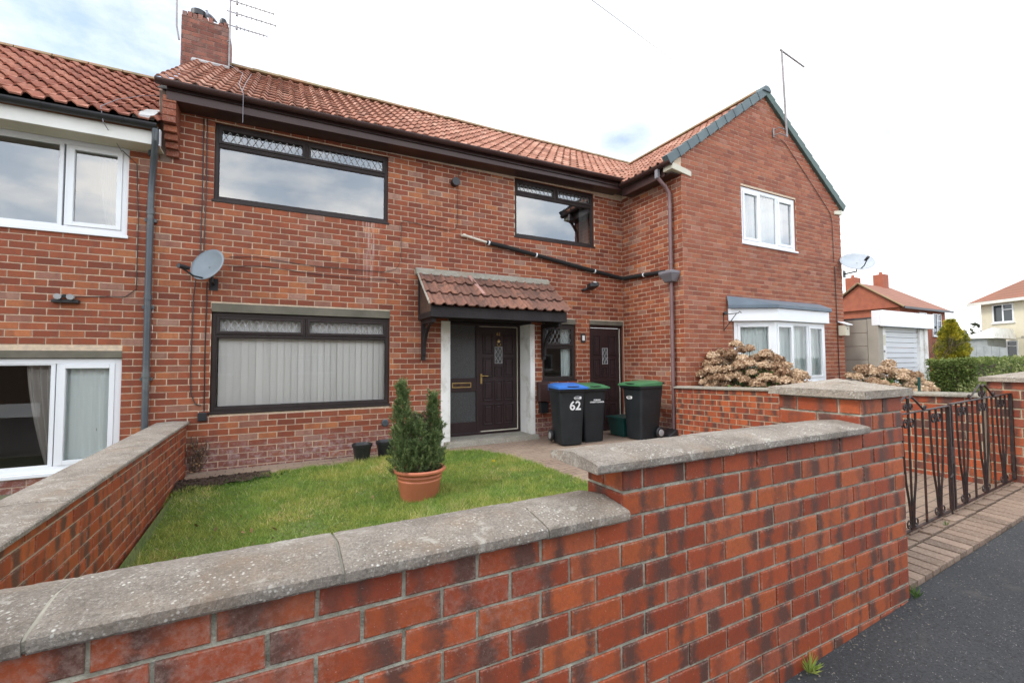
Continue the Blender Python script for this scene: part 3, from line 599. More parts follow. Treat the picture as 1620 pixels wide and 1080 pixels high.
def window(parent, x0, x1, z0, z1, y, fm, sashes, fw=.045, sw=.035, glass='glass', sill=None, depth=.07, lab=None, m4=None, inner_rings=True):
    """sashes: list of (x0,x1,z0,z1,kind) kind 'f' fixed, 'o' opener, 'l' leaded opener"""
    mb = MB(); xsn = []
    ring(mb, x0, x1, z0, z1, fw, y, y+depth)
    # mullions and transoms fill everything between the sashes
    for s_ in sashes:
        a, b, c, d, kd = s_
        if a > x0+fw+.002: mb.box(a-fw/2, a, y+.001, y+depth-.001, max(c, z0+fw), min(d, z1-fw))
        if b < x1-fw-.002: mb.box(b, b+fw/2, y+.001, y+depth-.001, max(c, z0+fw), min(d, z1-fw))
        if d < z1-fw-.002: mb.box(max(a-fw/2, x0+fw), min(b+fw/2, x1-fw), y+.0015, y+depth-.0015, d, d+fw/2)
        if c > z0+fw+.002: mb.box(max(a-fw/2, x0+fw), min(b+fw/2, x1-fw), y+.0015, y+depth-.0015, c-fw/2, c)
    if m4: mb.xf(m4)
    win = mb.build('window', fm, parent, bevel=.004)
    if lab: win['label'] = lab
    for (a, b, c, d, kd) in sashes:
        g0 = sw if kd in 'ol' else .012
        r = MB(); ring(r, a, b, c, d, g0, y-(.012 if kd in 'ol' else -.008), y+.05)
        if kd == 'v':pass
        if m4: r.xf(m4)
        r.build('sash', fm, win, bevel=.003)
        p = MB().quad((a+g0-.003, y+.024, c+g0-.003), (b-g0+.003, y+.024, c+g0-.003), (b-g0+.003, y+.024, d-g0+.003), (a+g0-.003, y+.024, d-g0+.003))
        if m4: p.xf(m4)
        p.build('pane', glass, win)
        if kd == 'l':
            q = MB(); lattice(q, a+g0, b-g0, c+g0, d-g0, .088, .155, y+.017); q.build('lead_lattice', 'lead_old', win)
    if sill:
        q = MB().box(x0-sill[0], x1+sill[0], y-sill[1], y+.05, z0-sill[2], z0-.001)
        if m4: q.xf(m4)
        q.build('sill', sill[3], win, bevel=.004)
    return win
def room(parent, x0, x1, z0, z1, y, d=2.6, e=.35):
    mb = MB()
    a, b, c, f = x0-e, x1+e, z0-.5, z1+.15
    mb.quad((a, y+d, c), (b, y+d, c), (b, y+d, f), (a, y+d, f)); mb.quad((a, y, c), (b, y, c), (b, y+d, c), (a, y+d, c)); mb.quad((a, y, f), (b, y, f), (b, y+d, f), (a, y+d, f))
    mb.quad((a, y, c), (a, y+d, c), (a, y+d, f), (a, y, f)); mb.quad((b, y, c), (b, y+d, c), (b, y+d, f), (b, y, f))
    for q in ((a, x0, c, f), (x1, b, c, f), (x0, x1, c, z0), (x0, x1, z1, f)): mb.quad((q[0], y, q[2]), (q[1], y, q[2]), (q[1], y, q[3]), (q[0], y, q[3]))
    mb.build('room_lining', 'room', parent)
def drape(parent, win, x0, x1, z0, z1, y, mat, waves=9, amp=.022, name='curtain', tie=None):
    def fn(u, v):
        xa, xb = x0, x1
        if tie: k_ = (1-v)**1.6; xa = x0+(tie[0]-x0)*k_; xb = x1+(tie[1]-x1)*k_
        x = xa+(xb-xa)*u; return (x, y+amp*math.sin(u*waves*2*math.pi)+amp*.4*math.sin(u*waves*5.1+v*2), z0+(z1-z0)*v)
    MB().sheet(fn, waves*8, 14).build(name, mat, win, smooth=True)
Y1 = YF+.035
SB = (.02, .045, .035, 'brown_frame')
w1 = window(house, -.82, 1.495, 3.60, 4.655, Y1, 'brown_frame', [(-.775, .29, 4.385, 4.61, 'l'), (.335, 1.45, 4.385, 4.61, 'l'), (-.775, 1.45, 3.645, 4.34, 'f')], glass='glass_up', sill=SB, lab='wide upper brown window with two leaded top lights')
w2 = window(house, 3.77, 5.57, 3.68, 4.75, Y1, 'brown_frame', [(3.815, 4.66, 4.505, 4.705, 'l'), (4.70, 5.525, 4.505, 4.705, 'l'), (3.815, 5.525, 3.725, 4.46, 'f')], glass='glass_up', sill=SB, lab='upper brown window beside the wing with an open curtain')
w3 = window(house, -.805, 1.53, .748, 2.07, Y1, 'brown_frame', [(-.755, .305, 1.79, 2.02, 'l'), (.355, 1.48, 1.79, 2.02, 'l'), (-.755, 1.48, .80, 1.74, 'f')], sill=SB, lab='wide lower brown window with closed vertical blinds')
w4 = window(house, 4.335, 5.085, 1.045, 2.09, Y1, 'brown_frame', [(4.385, 5.035, 1.69, 2.04, 'l'), (4.385, 5.035, 1.095, 1.64, 'f')], sill=SB, lab='narrow brown window behind the bins')
for q in ((-.82, 1.495, 3.60, 4.66), (3.77, 5.57, 3.68, 4.755), (-.805, 1.53, .748, 2.09), (4.335, 5.085, 1.045, 2.09)): room(house, *q, YF+.135, e=.18)
# vertical blinds
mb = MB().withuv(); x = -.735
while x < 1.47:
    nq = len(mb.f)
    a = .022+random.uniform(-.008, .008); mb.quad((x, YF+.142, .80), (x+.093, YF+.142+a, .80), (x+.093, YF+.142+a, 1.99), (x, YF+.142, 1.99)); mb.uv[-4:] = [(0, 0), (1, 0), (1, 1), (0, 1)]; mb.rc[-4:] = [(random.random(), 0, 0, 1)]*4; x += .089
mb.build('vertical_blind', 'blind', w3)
drape(house, w4, 4.86, 5.07, 1.0, 2.05, YF+.17, 'net', 4); drape(house, w2, 5.33, 5.55, 3.6, 4.74, YF+.17, 'curtain', 4)
SW = (.02, .06, .04, 'white')
lw1 = window(left, -3.70, -1.715, 2.985, 4.095, Y1, 'white', [(-3.62, -2.36, 3.05, 4.03, 'f'), (-2.28, -1.78, 3.05, 4.03, 'o')], .06, .05, 'glass_up', SW, lab='upper white window with a net curtain')
lw2 = window(left, -3.70, -1.725, .14, 1.455, Y1, 'white', [(-3.62, -2.36, .21, 1.39, 'f'), (-2.29, -1.79, .21, 1.39, 'o')], .06, .05, 'glass', SW, lab='lower white window with tied curtain and net')
room(left, -3.7, -1.715, 2.985, 4.1, YF+.135); room(left, -3.7, -1.725, .14, 1.46, YF+.135)
drape(left, lw1, -2.12, -1.80, 3.0, 4.05, YF+.45, 'curtain', 5, tie=(-2.0, -1.80)); drape(left, lw2, -2.36, -1.74, .16, 1.43, YF+.155, 'net', 8, .010)
drape(left, lw2, -2.62, -2.33, .16, 1.43, YF+.16, 'curtain', 4, tie=(-2.42, -2.31))
# plant on the neighbour's window sill
pt = thing('potted_plant', 'spiky green plant standing inside the lower white window of the left house', 'plant', (-2.02, YF+.34, .15))
C_ = np.tile(np.array([[-2.02, YF+.34, .26]]), (26, 1))+RNG.normal(0, .02, (26, 3)); dd = RNG.normal(0, .35, (26, 3)); dd[:, 2] = 1.2
npmesh('leaf', leaves(C_, .34, dd*2.5, .3, .09), 4, 'leaf_green', pt, label='leaf')
MB().lathe([(.0, 0), (.06, 0), (.08, .13), (.07, .13), (0, .12)], (-2.02, YF+.34, .15), 16).build('pot', 'white', pt, smooth=True)
# lintels
def lintel(parent, x0, x1, z0, z1, y=YF): MB().box(x0, x1, y-.004, y+.1, z0, z1).build('lintel', 'lintel', parent, bevel=.004)
lintel(house, -.81, 1.535, 2.078, 2.193); lintel(house, 4.33, 5.09, 2.096, 2.193); lintel(house, 5.425, 6.285, 2.11, 2.193); lintel(left, -3.7, -1.72, 1.462, 1.548)
# ---- front door
YD = YF+.40
def door(parent, x0, x1, z0, z1, y, fm, cols=3, lead=True, mat='brown_door'):
    d = MB().box(x0, x1, y, y+.045, z0, z1).build('door', mat, parent)
    W_, H_ = x1-x0, z1-z0
    cw = [(.10, .36), (.40, .60), (.64, .90)]
    rows = [(.735, .93), (.51, .70), (.285, .48), (.06, .255)]
    for ci, (a, b) in enumerate(cw):
        for ri, (c, e) in enumerate(rows):
            if ci == 1 and ri == 0: continue
            if ci == 1 and ri == 1: c, e = .515, .615
            xa, xb, za, zb = x0+a*W_, x0+b*W_, z0+c*H_, z0+e*H_
            mb = MB(); ring(mb, xa, xb, za, zb, .022, y-.018, y+.001); mb.box(xa+.045, xb-.045, y-.014, y+.001, za+.045, zb-.045); mb.build('panel', mat, d, bevel=.009)
    xa, xb, za, zb = x0+.41*W_, x0+.59*W_, z0+.645*H_, z0+.80*H_
    MB().box(xa, xb, y-.004, y+.0, za, zb).build('pane', 'obscure', d)
    mb = MB(); lattice(mb, xa+.004, xb-.004, za+.004, zb-.004, .075, .12, y-.007, .0045); ring(mb, xa-.006, xb+.006, za-.006, zb+.006, .008, y-.012, y-.0045); mb.build('lead_lattice', 'lead_old', d)
    return d
MB().box(2.37, 2.50, YF-.012, YF+.008, -.02, 2.07).build('door_jamb', 'white_wall', house, bevel=.004)
MB().box(4.101, 4.165, YF-.012, YF+.008, -.02, 2.07).build('door_jamb', 'white_wall', house, bevel=.004)
MB().box(4.07, 4.099, YF-.010, YD+.06, .07, 2.07).build('door_reveal', 'white_wall', house)
MB().box(2.501, 2.53, YF-.010, YD+.06, .07, 2.07).build('door_reveal', 'white_wall', house)
MB().box(2.50, 4.10, YF+.0, YD+.06, 2.07, 2.12).build('porch_ceiling', 'black_timber', house)
mb = MB(); ring(mb, 2.53, 4.07, .07, 2.10, .055, YD-.02, YD+.06); mb.box(3.165, 3.215, YD-.018, YD+.058, .125, 2.045); mb.box(2.585, 3.165, YD-.017, YD+.057, .86, 1.10); mb.box(2.585, 3.165, YD-.017, YD+.057, .125, .32)
df = mb.build('door_frame', 'brown_door', house, bevel=.005)
MB().box(2.585, 3.165, YD+.01, YD+.016, 1.10, 2.045).box(2.585, 3.165, YD+.01, YD+.016, .32, .86).build('pane', 'obscure', df)
dr = door(house, 3.22, 4.01, .13, 2.04, YD-.005, df)
mb = MB(); mb.box(4.0, 4.008, YD-.03, YD-.008, .13, 2.03); mb.box(3.225, 4.0, YD-.03, YD-.006, 2.028, 2.036); mb.box(3.25, 4.0, YD-.035, YD-.006, .125, .14); mb.build('weather_strip', 'cream', df)
def handle(parent, x, y, z, s=1):
    mb = MB().box(x-.018, x+.018, y-.012, y, z-.11, z+.07).tube([(x, y-.01, z+.03), (x, y-.045, z+.03), (x+.03*s, y-.05, z+.032), (x+.12*s, y-.048, z+.028)], .009, 8)
    mb.build('handle', 'brass', parent, bevel=.002)
handle(dr, 3.265, YD-.005, 1.10)
mb = MB(); mb.lathe([(0, 0), (.03, .01), (.035, .04), (.02, .07), (0, .075)], (3.615, YD-.02, 1.735), 12).tube([(3.615+.035*math.cos(a), YD-.03, 1.72+.045*math.sin(a)) for a in [math.pi+i*math.pi/8 for i in range(9)]], .007, 6); mb.build('door_knocker', 'brass', dr, smooth=True)
def text(s_, size, mat, parent, m4, off=0., ext=.001, name='lettering', local=False):
    c = bpy.data.curves.new(name, 'FONT'); c.body = s_; c.size = size; c.offset = off; c.extrude = ext; c.align_x = 'CENTER'
    to = bpy.data.objects.new('tmp', c); COL.objects.link(to); dg = bpy.context.evaluated_depsgraph_get(); me = bpy.data.meshes.new_from_object(to.evaluated_get(dg))
    bpy.data.objects.remove(to); me.transform(m4)
    if not local: me.transform(Matrix.Translation(-WL.get(parent.name, Vector((0, 0, 0)))))
    me.name = name; me.materials.clear(); me.materials.append(M[mat]); o = bpy.data.objects.new(name, me); COL.objects.link(o); o.parent = parent; return o
FACE = Matrix.Rotation(R_(90), 4, 'X')          # text readable from -y
text('62', .085, 'brass', dr, Matrix.Translation((3.615, YD-.012, 1.875)) @ FACE, name='house_number')
mb = MB(); ring(mb, 2.70, 3.06, .93, 1.02, .014, YD-.032, YD-.017); mb.build('letterbox', 'brass', df, bevel=.002); MB().box(2.714, 3.046, YD-.026, YD-.018, .944, 1.006).build('letter_flap', 'old_timber', df)
MB().hexa([(2.40, 6.93, -.1), (4.18, 6.93, -.1), (4.18, YD+.0, -.1), (2.40, YD+.0, -.1), (2.42, 6.97, .075), (4.17, 6.97, .075), (4.17, YD, .078), (2.42, YD, .078)]).build('doorstep', 'concrete', house, bevel=.006)
# ---- second door
mb = MB(); ring(mb, 5.43, 6.285, -.02, 2.108, .05, YF+.05, YF+.11); df2 = mb.build('door_frame', 'brown_door', house, bevel=.004)
d2 = door(house, 5.485, 6.20, .03, 2.05, YF+.062, df2); d2['label'] = 'dark panelled side door half hidden behind the bins'
MB().box(6.205, 6.215, YF+.035, YF+.0495, 0, 2.05).build('weather_strip', 'cream', df2)
# ---- porch canopy
can = MB().box(1.99, 4.42, 6.42, 6.45, 2.065, 2.235).build('porch_canopy', 'black_timber', house, bevel=.004)
MB().prism([(6.45, 2.065), (7.095, 2.065), (7.095, 2.86), (6.45, 2.235)], 0, 1.992, 2.015).build('canopy_side', 'old_timber', can)
mb = MB(); mb.prism([(6.45, 2.064), (7.09, 2.064), (7.09, 2.15), (6.45, 2.15)], 0, 1.98, 1.991); mb.prism([(7.02, 2.15), (7.09, 2.15), (7.09, 2.80), (7.02, 2.75)], 0, 1.98, 1.991); mb.build('side_batten', 'black_timber', can)
MB().prism([(6.45, 2.065), (7.095, 2.065), (7.095, 2.86), (6.45, 2.235)], 0, 4.395, 4.418).build('canopy_side', 'old_timber', can)
MB().box(2.016, 4.394, 6.451, 7.095, 2.11, 2.13).build('canopy_soffit', 'black_timber', can)
mb = MB().withuv(); _V = Vector((0, .745, .635)); _n = Vector((0, -.635, .745)).normalized(); tiles(mb, (1.955, 6.355, 2.235), (1, 0, 0), _V, _n, 3, 2.50, .175, .015, .034, wob=.008)
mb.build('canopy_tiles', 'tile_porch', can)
mb = MB(); mb.prism([(7.0, 2.80), (7.10, 2.80), (7.10, 2.93), (7.03, 2.90)], 0, 1.93, 4.46); mb.build('mortar_fillet', 'concrete', can, bevel=.02)
mb = MB(); mb.tube([(1.955, 6.37, 2.25), (1.955, 6.75, 2.575), (1.955, 7.08, 2.87)], .017, 6); mb.build('verge_mortar', 'concrete', can)
mb = MB(); mb.tube([(2.93, 6.78, 2.635), (2.92, 7.05, 2.87)], .012, 6)
MB().hexa([(2.90, 6.62, 2.475), (2.965, 6.62, 2.475), (2.87, 7.03, 2.835), (2.81, 7.03, 2.835), (2.90, 6.615, 2.495), (2.965, 6.615, 2.495), (2.87, 7.025, 2.862), (2.81, 7.025, 2.862)]).build('repair_patch', pbr('w_pink_patch', (.42, .24, .20), (.36, .2, .17), .85, 9), can)
def bracket(x):
    mb = MB(); mb.box(x-.03, x+.03, 7.03, 7.095, 1.42, 2.064); mb.box(x-.03, x+.03, 6.50, 7.03, 1.995, 2.064)
    n = 12; P = []
    for i in range(n+1):
        a = i/n*math.pi/2; P.append((7.035-.46*(1-math.cos(a))-.0, 1.50+.50*math.sin(a)))
    for i in range(n):
        (a, b), (c, d) = P[i], P[i+1]; mb.prism([(a-.035, b), (a+.03, b-.02), (c+.03, d-.02), (c-.035, d)], 0, x-.024, x+.024)
    mb.build('bracket', 'black_timber', can, bevel=.004)
bracket(2.06); bracket(4.33)
# ---- eaves, gutters, pipes
def gutter(parent, a, b, mat, r=.058, nm='gutter', clips=7):
    a, b = Vector(a), Vector(b); d = (b-a).normalized(); s_ = Vector((d.y, -d.x, 0)).normalized(); n = 10; mb = MB()
    prof = [(math.cos(math.pi+math.pi*i/n)*r, math.sin(math.pi+math.pi*i/n)*r) for i in range(n+1)]
    prof = prof+[(p[0]*.88, p[1]*.88) for p in reversed(prof)]
    vs = [a+s_*p[0]+Vector((0, 0, p[1])) for p in prof]+[b+s_*p[0]+Vector((0, 0, p[1])) for p in prof]; m_ = len(prof)
    mb.add(vs, [(i, (i+1) % m_, m_+(i+1) % m_, m_+i) for i in range(m_)]+[tuple(range(m_-1, -1, -1)), tuple(range(m_, 2*m_))])
    g = mb.build(nm, mat, parent)
    Ln = (b-a).length
    for k in range(clips):
        c = MB()
        p = a+d*(Ln*(k+.5)/clips); rr = r*1.08
        pr = [(math.cos(math.pi+math.pi*i/n)*rr, math.sin(math.pi+math.pi*i/n)*rr) for i in range(n+1)]; pr += [(q[0]*.94, q[1]*.94) for q in reversed(pr)]
        vs = [p+s_*q[0]+Vector((0, 0, q[1])) for q in pr]+[p+d*.035+s_*q[0]+Vector((0, 0, q[1])) for q in pr]; m_ = len(pr)
        c.add(vs, [(i, (i+1) % m_, m_+(i+1) % m_, m_+i) for i in range(m_)]+[tuple(range(m_-1, -1, -1)), tuple(range(m_, 2*m_))])
        c.build('gutter_clip', mat, g)
    return g
xe = 6.06
MB().hexa([(-1.30, 6.80, zs(-1.30)), (xe, 6.80, zs(xe)), (xe, 6.825, zs(xe)), (-1.30, 6.825, zs(-1.30)), (-1.30, 6.80, zs(-1.3)+.17), (xe, 6.80, zs(xe)+.17), (xe, 6.825, zs(xe)+.17), (-1.30, 6.825, zs(-1.3)+.17)]).build('fascia', 'brown_gloss', house, bevel=.004)
MB().hexa([(-1.30, 6.826, zs(-1.30)+.006), (xe, 6.826, zs(xe)+.006), (xe, YF+.0, zs(xe)+.006), (-1.30, YF+.0, zs(-1.30)+.006), (-1.30, 6.826, zs(-1.3)+.02), (xe, 6.826, zs(xe)+.02), (xe, YF, zs(xe)+.02), (-1.30, YF, zs(-1.3)+.02)]).build('soffit', 'brown_gloss', house)
gutter(house, (-1.40, 6.735, zs(-1.4)+.195), (xe+.0, 6.735, zs(xe)+.195), 'brown_gloss', clips=9)
# party wall corbel
mb = MB().withuv()
for k_, (z0_, z1_, dy) in enumerate([(4.06+.085*i, 4.145+.085*i, .055*(i+1)) for i in range(4)]+[(4.40+.085*i, 4.485+.085*i, .30) for i in range(4)]):
    mb.box(-1.335, -1.20, YF-dy, YF+.0, z0_+.004, z1_-.004); mb.rc[-24:] = [(random.random(), random.random(), random.random(), 1)]*24
mb.build('corbel', 'brick_house', house, bevel=.003)
MB().box(-1.33, -1.205, YF-.05, YF, 4.07, 4.74).build('corbel_mortar', 'mortar_dark', house)
# left house eaves
MB().box(-7, -1.36, 6.80, 6.825, 4.075, 4.24).build('fascia', 'white_fascia', left, bevel=.004)
MB().box(-7, -1.36, 6.826, YF, 4.08, 4.095).build('soffit', 'cream', left)
MB().box(-1.359, -1.344, 6.78, 6.84, 4.07, 4.27).build('fascia_end', 'white', left)
gutter(left, (-7, 6.735, 4.265), (-1.365, 6.735, 4.30), 'black', clips=8)
mb = MB(); mb.tube([(-1.385, 6.74, 4.25), (-1.385, 6.75, 4.12), (-1.42, 6.90, 3.98), (-1.455, 7.02, 3.84), (-1.47, 7.035, 3.6), (-1.47, 7.035, 2.2), (-1.462, 7.035, -.2)], .036, 14)
for z in (4.05, 3.3, 2.22, 1.25): mb.tube([(-1.468, 7.035, z-.03), (-1.468, 7.035, z+.03)], .043, 14)
for z in (2.10, 3.2, 1.2): mb.box(-1.53, -1.41, 7.05, 7.10, z-.02, z+.02)
mb.build('drainpipe', 'grey_pipe', left, smooth=True)
# ---- main roof
Vm = Vector((0, 3.14, 2.16)); nm_ = Vector((0, -2.16, 3.14)).normalized(); Um = Vector((1, 0, .010)).normalized(); Om = Vector((-1.41, 6.745, 4.895))
XA, ZA, XE, ZE = 8.74, 6.88, 5.96, 4.875
def zwing(x): return ZE+(ZA-ZE)*(x-XE)/(XA-XE) if x < XA else ZA-(ZA-ZE)*(x-XA)/(XA-XE)
def zmain(x, y): return Om.z+.010*(x-Om.x)+(y-Om.y)*2.16/3.14
mb = MB().withuv(); tiles(mb, Om, Um, Vm, nm_, 12, 12.9, .185, .016, .030, clip=lambda P: P.x < XE+.03 or P.z > zwing(P.x)-.02)
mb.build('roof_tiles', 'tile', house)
MB().hexa([Om+Vector((.02, .03, -.10)), Om+Vector((12.9, .03, .02)), Vector((11.45, 9.88, 7.0)), Vector((-1.39, 9.88, 6.95))]+[Vector((-1.39, 10.5, 6.5)), Vector((11.45, 10.5, 6.55)), Vector((11.45, 9.89, 7.0)), Vector((-1.39, 9.89, 6.95))]).build('roof_deck', 'felt', house)
mb = MB(); mb.hexa([(-1.41, 9.9, 7.0), (11.45, 9.9, 7.1), (11.45, 13.05, 4.95), (-1.41, 13.05, 4.85), (-1.41, 9.9, 7.05), (11.45, 9.9, 7.15), (11.45, 13.05, 5.0), (-1.41, 13.05, 4.9)]); mb.build('rear_roof', 'far_roof', house)
mb = MB(); x = -1.42
while x < 11.3:
    z = 7.045+.010*(x+1.4)+random.uniform(-.007, .007); a = [(math.cos(math.pi*i/8)*.115, math.sin(math.pi*i/8)*.085) for i in range(9)]
    mb.prism([(9.885+p, z+q) for p, q in a], 0, x, x+.445); x += .4395
mb.build('ridge_tiles', 'ridge', house, bevel=.006)
# step between the two roofs
mb = MB(); mb.prism([(7.1, 4.0), (13, 4.0), (13, 4.85), (9.89, 6.98), (6.95, 4.85)], 0, -1.40, -1.30); mb.build('party_wall', 'mortar_dark', house)
# left roof
mb = MB().withuv(); Vl = Vector((0, 3.17, 2.12)); nl = Vector((0, -2.12, 3.17)).normalized(); tiles(mb, (-7.0, 6.73, 4.335), (1, 0, 0), Vl, nl, 11, 5.66, .185, .019, .040)
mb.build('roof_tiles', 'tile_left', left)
MB().hexa([(-7, 6.76, 4.26), (-1.42, 6.76, 4.26), (-1.42, 9.88, 6.36), (-7, 9.88, 6.36), (-7, 6.76, 4.30), (-1.42, 6.76, 4.30), (-1.42, 9.88, 6.42), (-7, 9.88, 6.42)]).build('roof_deck', 'felt', left)
MB().hexa([(-7, 9.9, 6.4), (-1.42, 9.9, 6.4), (-1.42, 13, 4.3), (-7, 13, 4.3), (-7, 9.9, 6.44), (-1.42, 9.9, 6.44), (-1.42, 13, 4.35), (-7, 13, 4.35)]).build('rear_roof', 'far_roof', left)
mb = MB(); x = -7.0
while x < -1.5:
    mb.prism([(9.90+math.cos(math.pi*i/8)*.11, 6.44+math.sin(math.pi*i/8)*.08) for i in range(9)], 0, x, min(x+.44, -1.42)); x += .452
mb.build('ridge_tiles', 'ridge', left, bevel=.006)
MB().hexa([(-1.62, 6.78, 4.36), (-1.41, 6.76, 4.36), (-1.41, 7.10, 4.60), (-1.55, 7.10, 4.60), (-1.62, 6.78, 4.40), (-1.41, 6.76, 4.42), (-1.41, 7.10, 4.66), (-1.55, 7.10, 4.64)]).build('lead_flashing', 'lead_old', left)
# ---- chimney
ch = MB().withuv(); cx0, cx1, cy0, cy1 = -1.63, -.925, 9.52, 10.12
bricks(ch, 1, cy0, -1, cx0, cx1, 6.2, 6.2, 7.58, .2286, .08, .010, .006); bricks(ch, 0, cx1, 1, cy0+.001, cy1, 6.2, 6.2, 7.58, .2286, .08, .010, .006, uph=.1); bricks(ch, 0, cx0, -1, cy0+.001, cy1, 6.2, 6.2, 7.58, .2286, .08, .010, .006, uph=.1)
ch.cm = 1; ch.box(cx0, cx1, cy0, cy1, 6.0, 7.60); ch.cm = 0
for i in range(9):                        # ragged crown of bricks on end
    if i in (6,): continue
    x = cx0+.006+i*.0775; ch.box(x, x+.066, cy0-.004, cy0+.21, 7.585, 7.585+(.085 if i in (0, 1, 2, 3, 5, 8) else .05)+random.uniform(-.01, .012)); ch.rc[-24:] = [(random.random(), random.random(), random.random(), 1)]*24
chim = ch.build('chimney', ['brick_stack', 'mortar_dark'], house)
MB().lathe([(0, .0), (.13, .0), (.125, .10), (.11, .11), (.10, .02), (0, .02)], (-1.40, 9.66, 7.70), 20).build('chimney_pot', 'black', chim, smooth=True)
MB().lathe([(0, .0), (.055, .0), (.06, .06), (.045, .10), (0, .12)], (-1.02, 9.60, 7.66), 16).build('chimney_cowl', 'black', chim, smooth=True)
MB().hexa([(-1.46, 9.36, 6.70), (-.90, 9.36, 6.72), (-.90, 9.53, 6.82), (-1.46, 9.53, 6.80), (-1.46, 9.35, 6.73), (-.90, 9.35, 6.75), (-.90, 9.52, 6.86), (-1.46, 9.52, 6.86)]).build('lead_flashing', 'lead_old', chim)
# ================================================================== WING
opw = [(7.93, 9.72, 3.66, 4.80), (7.60, 10.36, .15, 2.36)]
def clipw(z):
    d = (z-ZE)/(ZA-ZE)*(XA-XE); d = max(0, d-.02)+.0
    return (XE+d+.12, 2*XA-XE-d-.12) if z > ZE else (XW, 11.45)
mb = MB().withuv()
bricks(mb, 1, YG+.006, -1, XW, 11.45, ZB, -.3, 6.80, .2286, BH, .0095, .006, uph=XW, openings=opw, clip=clipw, jit=.0016)
backing(mb, 1, YG+.006, -1, XW, 11.45, -.3, 4.80, opw, .1)
mb.cm = 1; mb.add([(XW, YG+.006, 4.80), (11.45, YG+.006, 4.80), (2*XA-XE-.1, YG+.006, 4.9), (XA, YG+.006, 6.82), (XE+.1, YG+.006, 4.9)], [(0, 1, 2, 3, 4)]); mb.cm = 0
mb.build('wall', ['brick_wing', 'mortar'], wing)
mb = MB().withuv()
bricks(mb, 0, XW+.006, -1, YG+.007, YF, ZB, -.3, 4.75, .2286, BH, .0105, .006, uph=YG+.1143, jit=.0016)
backing(mb, 0, XW+.006, -1, YG+.008, YF, -.3, 4.9)
mb.build('side_wall', ['brick_house', 'mortar'], wing)
MB().box(11.40, 11.446, YG+.02, 12.5, -.3, 4.78).build('far_side_wall', 'far_brick', wing)
Vw = Vector((XA-XE, 0, ZA-ZE)); nw = Vector((-(ZA-ZE), 0, XA-XE)).normalized()
mb = MB().withuv(); tiles(mb, (XE-.02, 5.50, ZE), (0, 1, 0), Vw, nw, 11, 4.7, .185, .016, .030, clip=lambda P: P.z > zmain(P.x, P.y)-.03)
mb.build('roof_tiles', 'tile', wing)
mb = MB().withuv(); Vw2 = Vector((-(XA-XE), 0, ZA-ZE)); nw2 = Vector((ZA-ZE, 0, XA-XE)).normalized(); tiles(mb, (2*XA-XE, 5.50, ZE), (0, 1, 0), Vw2, nw2, 11, 4.7)
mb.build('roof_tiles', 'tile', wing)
mb = MB(); mb.prism([(XE+.03, ZE-.03), (2*XA-XE-.03, ZE-.03), (XA, ZA-.05)], 1, 5.56, 10.0); mb.build('roof_deck', 'felt', wing)
mb = MB(); y = 5.62
while y < 9.4: mb.prism([(XA+math.cos(math.pi*i/8)*.115, ZA+.02+math.sin(math.pi*i/8)*.085) for i in range(9)], 1, y, y+.44); y += .452
mb.build('ridge_tiles', 'ridge', wing, bevel=.006)
# verge caps, stepped
for sgn, mat_ in ((1, 'verge_green'), (-1, 'verge_side')):
    nmb = 11; mb = MB()
    for i in range(nmb):
        a, b = i/nmb, (i+1.06)/nmb if i < nmb-1 else 1.0
        P = lambda t, q: (XA-sgn*(XA-XE+.03)*(1-t)+(-sgn)*nw2.x*q*1, ZE+(ZA-ZE)*t+nw2.z*q)
        lo0, lo1 = (-.085, -.070); hi0, hi1 = (.085, .070)
        p0, p1, p2, p3 = P(a, lo0), P(b, lo1), P(b, hi1), P(a, hi0)
        mb.hexa([(p0[0], 5.475, p0[1]), (p1[0], 5.485, p1[1]), (p1[0], 5.60, p1[1]), (p0[0], 5.60, p0[1]), (p3[0], 5.475, p3[1]), (p2[0], 5.485, p2[1]), (p2[0], 5.60, p2[1]), (p3[0], 5.60, p3[1])])
    mb.build('verge_tiles', mat_, wing, bevel=.008)
mb = MB(); mb.prism([(XA+math.cos(math.pi*i/8)*.13, ZA-.02+math.sin(math.pi*i/8)*.12) for i in range(9)], 1, 5.455, 5.64); mb.build('ridge_cap', 'verge_green', wing, bevel=.01)
MB().hexa([(6.02, 5.49, 4.74), (6.55, 5.53, 4.70), (6.55, 5.56, 4.70), (6.02, 5.70, 4.74), (6.02, 5.49, 4.86), (6.55, 5.53, 4.80), (6.55, 5.56, 4.80), (6.02, 5.70, 4.88)]).build('kneeler', 'cream', wing, bevel=.01)
MB().hexa([(11.2, 5.52, 4.70), (11.47, 5.50, 4.72), (11.47, 5.6, 4.72), (11.2, 5.56, 4.70), (11.2, 5.52, 4.78), (11.47, 5.50, 4.83), (11.47, 5.6, 4.83), (11.2, 5.56, 4.78)]).build('kneeler', 'cream', wing, bevel=.01)
MB().box(6.055, 6.08, 5.70, 6.80, 4.68, 4.85).build('fascia', 'brown_gloss', wing, bevel=.004)
MB().box(6.081, XW, 5.57, 6.82, 4.70, 4.715).build('soffit', 'brown_gloss', wing)
gutter(wing, (5.985, 6.79, 4.90), (5.985, 5.47, 4.865), 'brown_gloss', clips=3)
mb = MB(); mb.tube([(5.985, 5.80, 4.84), (5.99, 5.80, 4.70), (6.0, 5.79, 4.66), (6.14, 5.76, 4.52), (6.215, 5.75, 4.42), (6.225, 5.75, 4.2), (6.225, 5.755, 2.0), (6.225, 5.76, .06)], .034, 14)
for z in (4.15, 3.15, 2.9, 1.5): mb.tube([(6.225, 5.752, z-.025), (6.225, 5.752, z+.025)], .040, 14)
mb.build('drainpipe', 'mauve', wing, smooth=True)
MB().box(5.95, 6.02, 5.765, 5.835, 4.66, 4.82).build('outlet', 'hopper', wing, bevel=.008)
